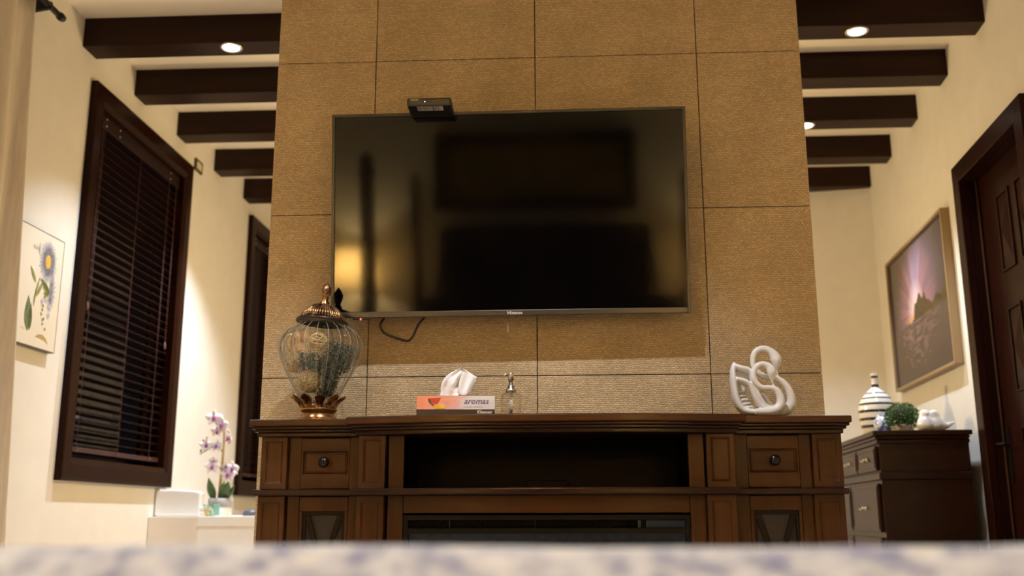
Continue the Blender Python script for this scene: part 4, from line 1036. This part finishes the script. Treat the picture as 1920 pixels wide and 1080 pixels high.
def flower(x, z, s, az, el, white=PETAL):
    s *= 1.28; M = Matrix.Translation((x, oy-.035, z)) @ Matrix.Rotation(az, 4, 'Z') @ Matrix.Rotation(el, 4, 'X') @ Matrix.Scale(s, 4)
    mb = MB()
    for k, (ang, L, W) in enumerate(((90, .036, .020), (12, .038, .034), (168, .038, .034), (232, .034, .020), (308, .034, .020))):
        a = R(ang); d = (math.cos(a), math.sin(a)); n = (-d[1], d[0]); vs_ = []
        for j in range(7):
            t = j/6; h = W*.5*math.sin(math.pi*(.10+.86*t)**.8)
            for u in (-1, 0, 1): vs_.append((d[0]*L*t+n[0]*u*h, -.004*(k % 2)-.008*t*t+.005*abs(u), d[1]*L*t+n[1]*u*h))
        mb.add(vs_, [(j*3+i, j*3+i+1, j*3+4+i, j*3+3+i) for j in range(6) for i in range(2)], True, M)
    f = obj('flower', mb, white, orc, recalc=False); sm_ = f.modifiers.new('t', 'SOLIDIFY'); sm_.thickness = .0012
    lp = MB().ball((0, -.012, -.004), (.0085, .006, .008), 12, 8, M).ball((0, -.016, -.010), (.006, .007, .0045), 10, 6, M).ball((0, -.014, .004), (.005, .005, .0045), 8, 5, M)
    obj('lip', lp, LIP, f)
PALE = mat('orchid_petal_back', (.82, .70, .70), .55)
for x, z, s, az, el, wh in ((-2.005, 1.228, 1.05, .25, .15, PETAL), (-1.952, 1.188, 1.0, -.35, .2, PETAL), (-1.985, 1.155, .8, .5, .5, PALE), (-1.905, 1.118, 1.0, -1.1, .2, PALE), (-2.040, 1.075, .85, .3, .1, PETAL), (-1.977, 1.068, .85, -.2, -.1, PETAL), (-1.993, .988, .55, .2, .2, PALE), (-1.998, .955, .95, .2, .15, PETAL), (-1.877, .945, .95, -.3, .3, PETAL), (-1.902, .912, 1.05, -.15, .1, PETAL), (-1.918, .955, .6, -.2, .2, PALE)):
    flower(x, z, s, az, el, wh)
# folded towels, soap carton, grey dome
def towel(z, x0, x1, y0, y1, h, label):
    mb = MB(); n = 10; vs_ = []
    prof_ = [(0, 0), (1, 0), (1.0, .5), (.98, 1), (0.02, 1), (0, .5)]
    mb.prism([(x0+(x1-x0)*p, z+h*q) for p, q in prof_], y0, y1, 'xz')
    o = obj('folded_towel', mb, TOWEL, None, .007, seg=3); tag(o, label, 'towel')
towel(TZT, -2.112, -1.985, 5.565, 5.622, .026, 'folded white hand towel lying on the bathtub edge, under another towel')
towel(TZT+.0265, -2.102, -1.995, 5.568, 5.618, .024, 'small folded white towel on top of another towel by the orchid')
sb = thing('soap_carton', 'small green patterned carton beside the orchid pot', 'carton', (-1.95, 5.575, TZT))
M = Matrix.Translation((-1.962, 5.575, TZT)) @ Matrix.Rotation(R(-24), 4, 'Z')
obj('carton', MB().box(-.040, .040, -.022, .022, 0, .064, M), noisy(mat('carton_green', (.3, .5, .3), .5), (.13, .38, .18), (.75, .80, .66), (1, 1, 1), 48, .42, .6), sb, .001)
obj('printed_patch', MB().box(-.028, .004, -.0225, -.0215, .008, .034, M), noisy(mat('carton_orange', (.7, .4, .1), .5), (.75, .25, .06), (.80, .66, .15), (1, 1, 1), 60), sb)
obj('printed_side', MB().box(.0395, .0405, -.020, .020, .004, .060, M), mat('carton_teal', (.16, .36, .34), .5), sb)
dm = obj('lidded_dish', MB().lathe([(.050, 0), (.052, .006), (.051, .018), (.044, .029), (.030, .034), (.008, .036), (0, .036)], 32, (-1.735, 5.585, TZT)), DOMEG)
tag(dm, 'dark grey lidded dish on the bathtub edge next to the console', 'dish')

# ------------------------------------------------------------------ bed the camera rests on, and what the screen reflects
BXc = -.05
bed = thing('four_poster_bed', 'dark four-poster bed with tall headboard facing the television', 'bed', (BXc, -.1, 0))
POSTW = wood('bed_wood', (.020, .009, .006), (.035, .014, .009), 'z', .3)
for sx in (-1, 1):
    for yy, zt in ((.975, 2.20), (-1.16, 2.26)):
        x = BXc+sx*1.07; q = [(.045, 0), (.045, .62), (.060, .66), (.042, .72), (.038, .80), (.052, 1.0), (.060, 1.10), (.052, 1.2), (.046, 1.5), (.042, zt-.16), (.052, zt-.12), (.036, zt-.09), (.044, zt-.05), (.024, zt-.015), (.004, zt)]
        obj('post', MB().lathe(q, 20, (x, yy, 0)), POSTW, bed)
    obj('side_rail', MB().box(BXc+sx*1.055-.02, BXc+sx*1.055+.02, -1.12, .94, .25, .42), POSTW, bed, .004)
obj('foot_rail', MB().box(BXc-1.03, BXc+1.03, .955, .995, .25, .45), POSTW, bed, .004)
obj('headboard', MB().prism([(BXc-1.03, .3), (BXc+1.03, .3), (BXc+1.03, 1.25), (BXc+.84, 1.30), (BXc+.80, 1.80), (BXc+.74, 1.84), (BXc-.82, 1.84), (BXc-.88, 1.80), (BXc-.92, 1.30), (BXc-1.03, 1.25)], -1.19, -1.14, 'xz'), POSTW, bed, .01)
obj('mattress', MB().box(BXc-1.0, BXc+1.0, -1.10, .93, .30, .57), TOWEL, bed, .04, seg=3)
BEDC = mat('bedspread_cloth', (.7, .65, .55), .85, spec=.15)
v = coords(BEDC, (1, 1, 1))
n1 = nd(BEDC, 'ShaderNodeTexNoise'); n1.inputs['Scale'].default_value = 30; n1.inputs['Detail'].default_value = 2; ln(BEDC, v, n1.inputs['Vector'])
n2 = nd(BEDC, 'ShaderNodeTexNoise'); n2.inputs['Scale'].default_value = 20; n2.inputs['Detail'].default_value = 1; ln(BEDC, v, n2.inputs['Vector'])
r1 = nd(BEDC, 'ShaderNodeValToRGB'); e = r1.color_ramp.elements
e[0].position = .30; e[0].color = (.21, .215, .32, 1); e[1].position = .60; e[1].color = (.56, .555, .555, 1)
for ps, cl in ((.41, (.30, .31, .37, 1)), (.49, (.43, .425, .435, 1)), (.64, (.60, .56, .45, 1)), (.69, (.62, .61, .60, 1))): q = e.new(ps); q.color = cl
ln(BEDC, n1.outputs['Fac'], r1.inputs[0])
mx = nd(BEDC, 'ShaderNodeMix', data_type='RGBA'); mx.inputs[7].default_value = (.53, .525, .525, 1)
r2 = nd(BEDC, 'ShaderNodeValToRGB'); r2.color_ramp.elements[0].position = .52; r2.color_ramp.elements[1].position = .75; ln(BEDC, n2.outputs['Fac'], r2.inputs[0])
ln(BEDC, r2.outputs[0], mx.inputs[0]); ln(BEDC, r1.outputs[0], mx.inputs[6]); ln(BEDC, mx.outputs[2], P(BEDC).inputs['Base Color'])
def bedspread():
    nu, nv = 120, 110; vs_ = []; zt = .600
    for j in range(nv+1):
        for i in range(nu+1):
            a = -1.18+2.36*i/nu; b = -1.02+2.13*j/nv        # cloth coordinates, wraps over the edges
            tt = min(1, max(0, (b-.79)/.14)); x, y, z = a, b, zt+.0575*(tt*tt*(3-2*tt))
            if abs(a) > 1.02: z -= (abs(a)-1.02)*1.0; x = math.copysign(1.02+.006*math.sin(b*20), a)
            if b > .93: z -= (b-.93); y = .937+.004*math.sin(a*24)
            edge = min(1, max(0, (1.02-abs(a))*12), max(0, (.95-b)*10))
            z += (.0040*noise.noise((a*3.1, b*4.0, 1))+.0022*noise.noise((a*9, b*7, 4)))*min(1, edge+.3)
            vs_.append((BXc+x, y, z))
    mb = MB().add(vs_, [(j*(nu+1)+i, j*(nu+1)+i+1, (j+1)*(nu+1)+i+1, (j+1)*(nu+1)+i) for j in range(nv) for i in range(nu)], True)
    o = obj('bedspread', mb, BEDC, recalc=False); s = o.modifiers.new('t', 'SOLIDIFY'); s.thickness = .012; s.offset = -1
    sb_ = o.modifiers.new('round', 'SUBSURF'); sb_.levels = 1; sb_.render_levels = 1
    tag(o, 'cream bedspread with blue and grey flecks filling the bottom of the view', 'bedspread')
bedspread()
PIL = mat('pillow_linen', (.62, .58, .52), .9)
for k, px in enumerate((-.55, .35)):
    o = obj('pillow', MB().ball((BXc+px, -.97, .785), (.36, .12, .17), 24, 14), PIL)
    tag(o, ('cream pillow against the headboard, curtain side', 'cream pillow against the headboard, door side')[k], 'pillow')
pt_ = thing('wall_painting', 'dark framed landscape painting above the headboard, seen in the screen', 'picture', (-.17, YF, 2.0))
obj('frame', MB().frame(-1.0, .66, 1.97, 2.60, .10, YF, YF+.05), POSTW, pt_, .004)
obj('canvas', MB().box(-.91, .57, YF, YF+.02, 2.06, 2.51), noisy(mat('painted_canvas', (.2, .15, .06), .6), (.26, .25, .10), (.62, .42, .16), (1, 1, 1), 2.2), pt_)
SHADE = mat('lamp_shade', (.85, .70, .45), .8)
cl = thing('ceiling_lamp', 'round ceiling lamp with warm glass bowl over the bed', 'lamp', (-.3, 1.18, ZC))
obj('rose', MB().lathe([(.09, 0), (.085, -.03), (.02, -.04), (.02, -.10)], 32, (-.3, 1.18, ZC)), BRONZES, cl)
o = obj('bowl', MB().lathe(spline([(.20, -.10), (.19, -.16), (.14, -.215), (.06, -.245), (.0, -.25)], 4), 36, (-.3, 1.18, ZC), cap=False), SHADE, cl, recalc=False)
ld = bpy.data.lights.new('lamp_bulb', 'POINT'); ld.energy = CEIL_W; ld.color = CEIL_C; ld.shadow_soft_size = .04
lo = bpy.data.objects.new('lamp_bulb', ld); COL.objects.link(lo); lo.parent = cl; lo.location = (0, 0, -.15)
t = SHADE.node_tree; tl = nd(SHADE, 'ShaderNodeBsdfTranslucent'); tl.inputs[0].default_value = (.9, .72, .42, 1); ms = nd(SHADE, 'ShaderNodeMixShader'); ms.inputs[0].default_value = .55
ln(SHADE, P(SHADE).outputs[0], ms.inputs[1]); ln(SHADE, tl.outputs[0], ms.inputs[2]); ln(SHADE, ms.outputs[0], t.nodes['Material Output'].inputs[0])
for k, x in enumerate((-1.62, 1.29)):
    side = ('curtain', 'door')[k]
    ns = thing('nightstand', 'dark wooden nightstand on the %s side of the bed' % side, 'nightstand', (x, -1.2, 0))
    obj('cabinet', MB().box(x-.20, x+.20, -1.44, -1.02, .12, .62), POSTW, ns, .005)
    obj('top_board', MB().box(x-.21, x+.21, -1.445, -1.0, .62, .65), POSTW, ns, .004)
    for a in (-1, 1):
        for b in (-1, 1): obj('leg', MB().box(x+a*.17-.02, x+a*.17+.02, -1.23+b*.18-.02, -1.23+b*.18+.02, 0, .12), POSTW, ns)
    lp = thing('bedside_lamp', 'table lamp with cream shade glowing on the %s side nightstand' % side, 'lamp', (x, -1.2, .65))
    obj('base', MB().lathe([(.09, 0), (.085, .02), (.03, .05), (.055, .18), (.06, .26), (.03, .40), (.012, .44), (.012, .60)], 28, (x, -1.2, .65)), BRONZES, lp)
    obj('shade', MB().lathe([(.20, .70), (.15, 1.02)], 36, (x, -1.2, .65), cap=False), SHADE, lp, recalc=False)
    ld = bpy.data.lights.new('lamp_bulb', 'POINT'); ld.energy = LAMP_W; ld.color = LAMP_C; ld.shadow_soft_size = .05
    lo = bpy.data.objects.new('lamp_bulb', ld); COL.objects.link(lo); lo.parent = lp; lo.location = (0, 0, .86)
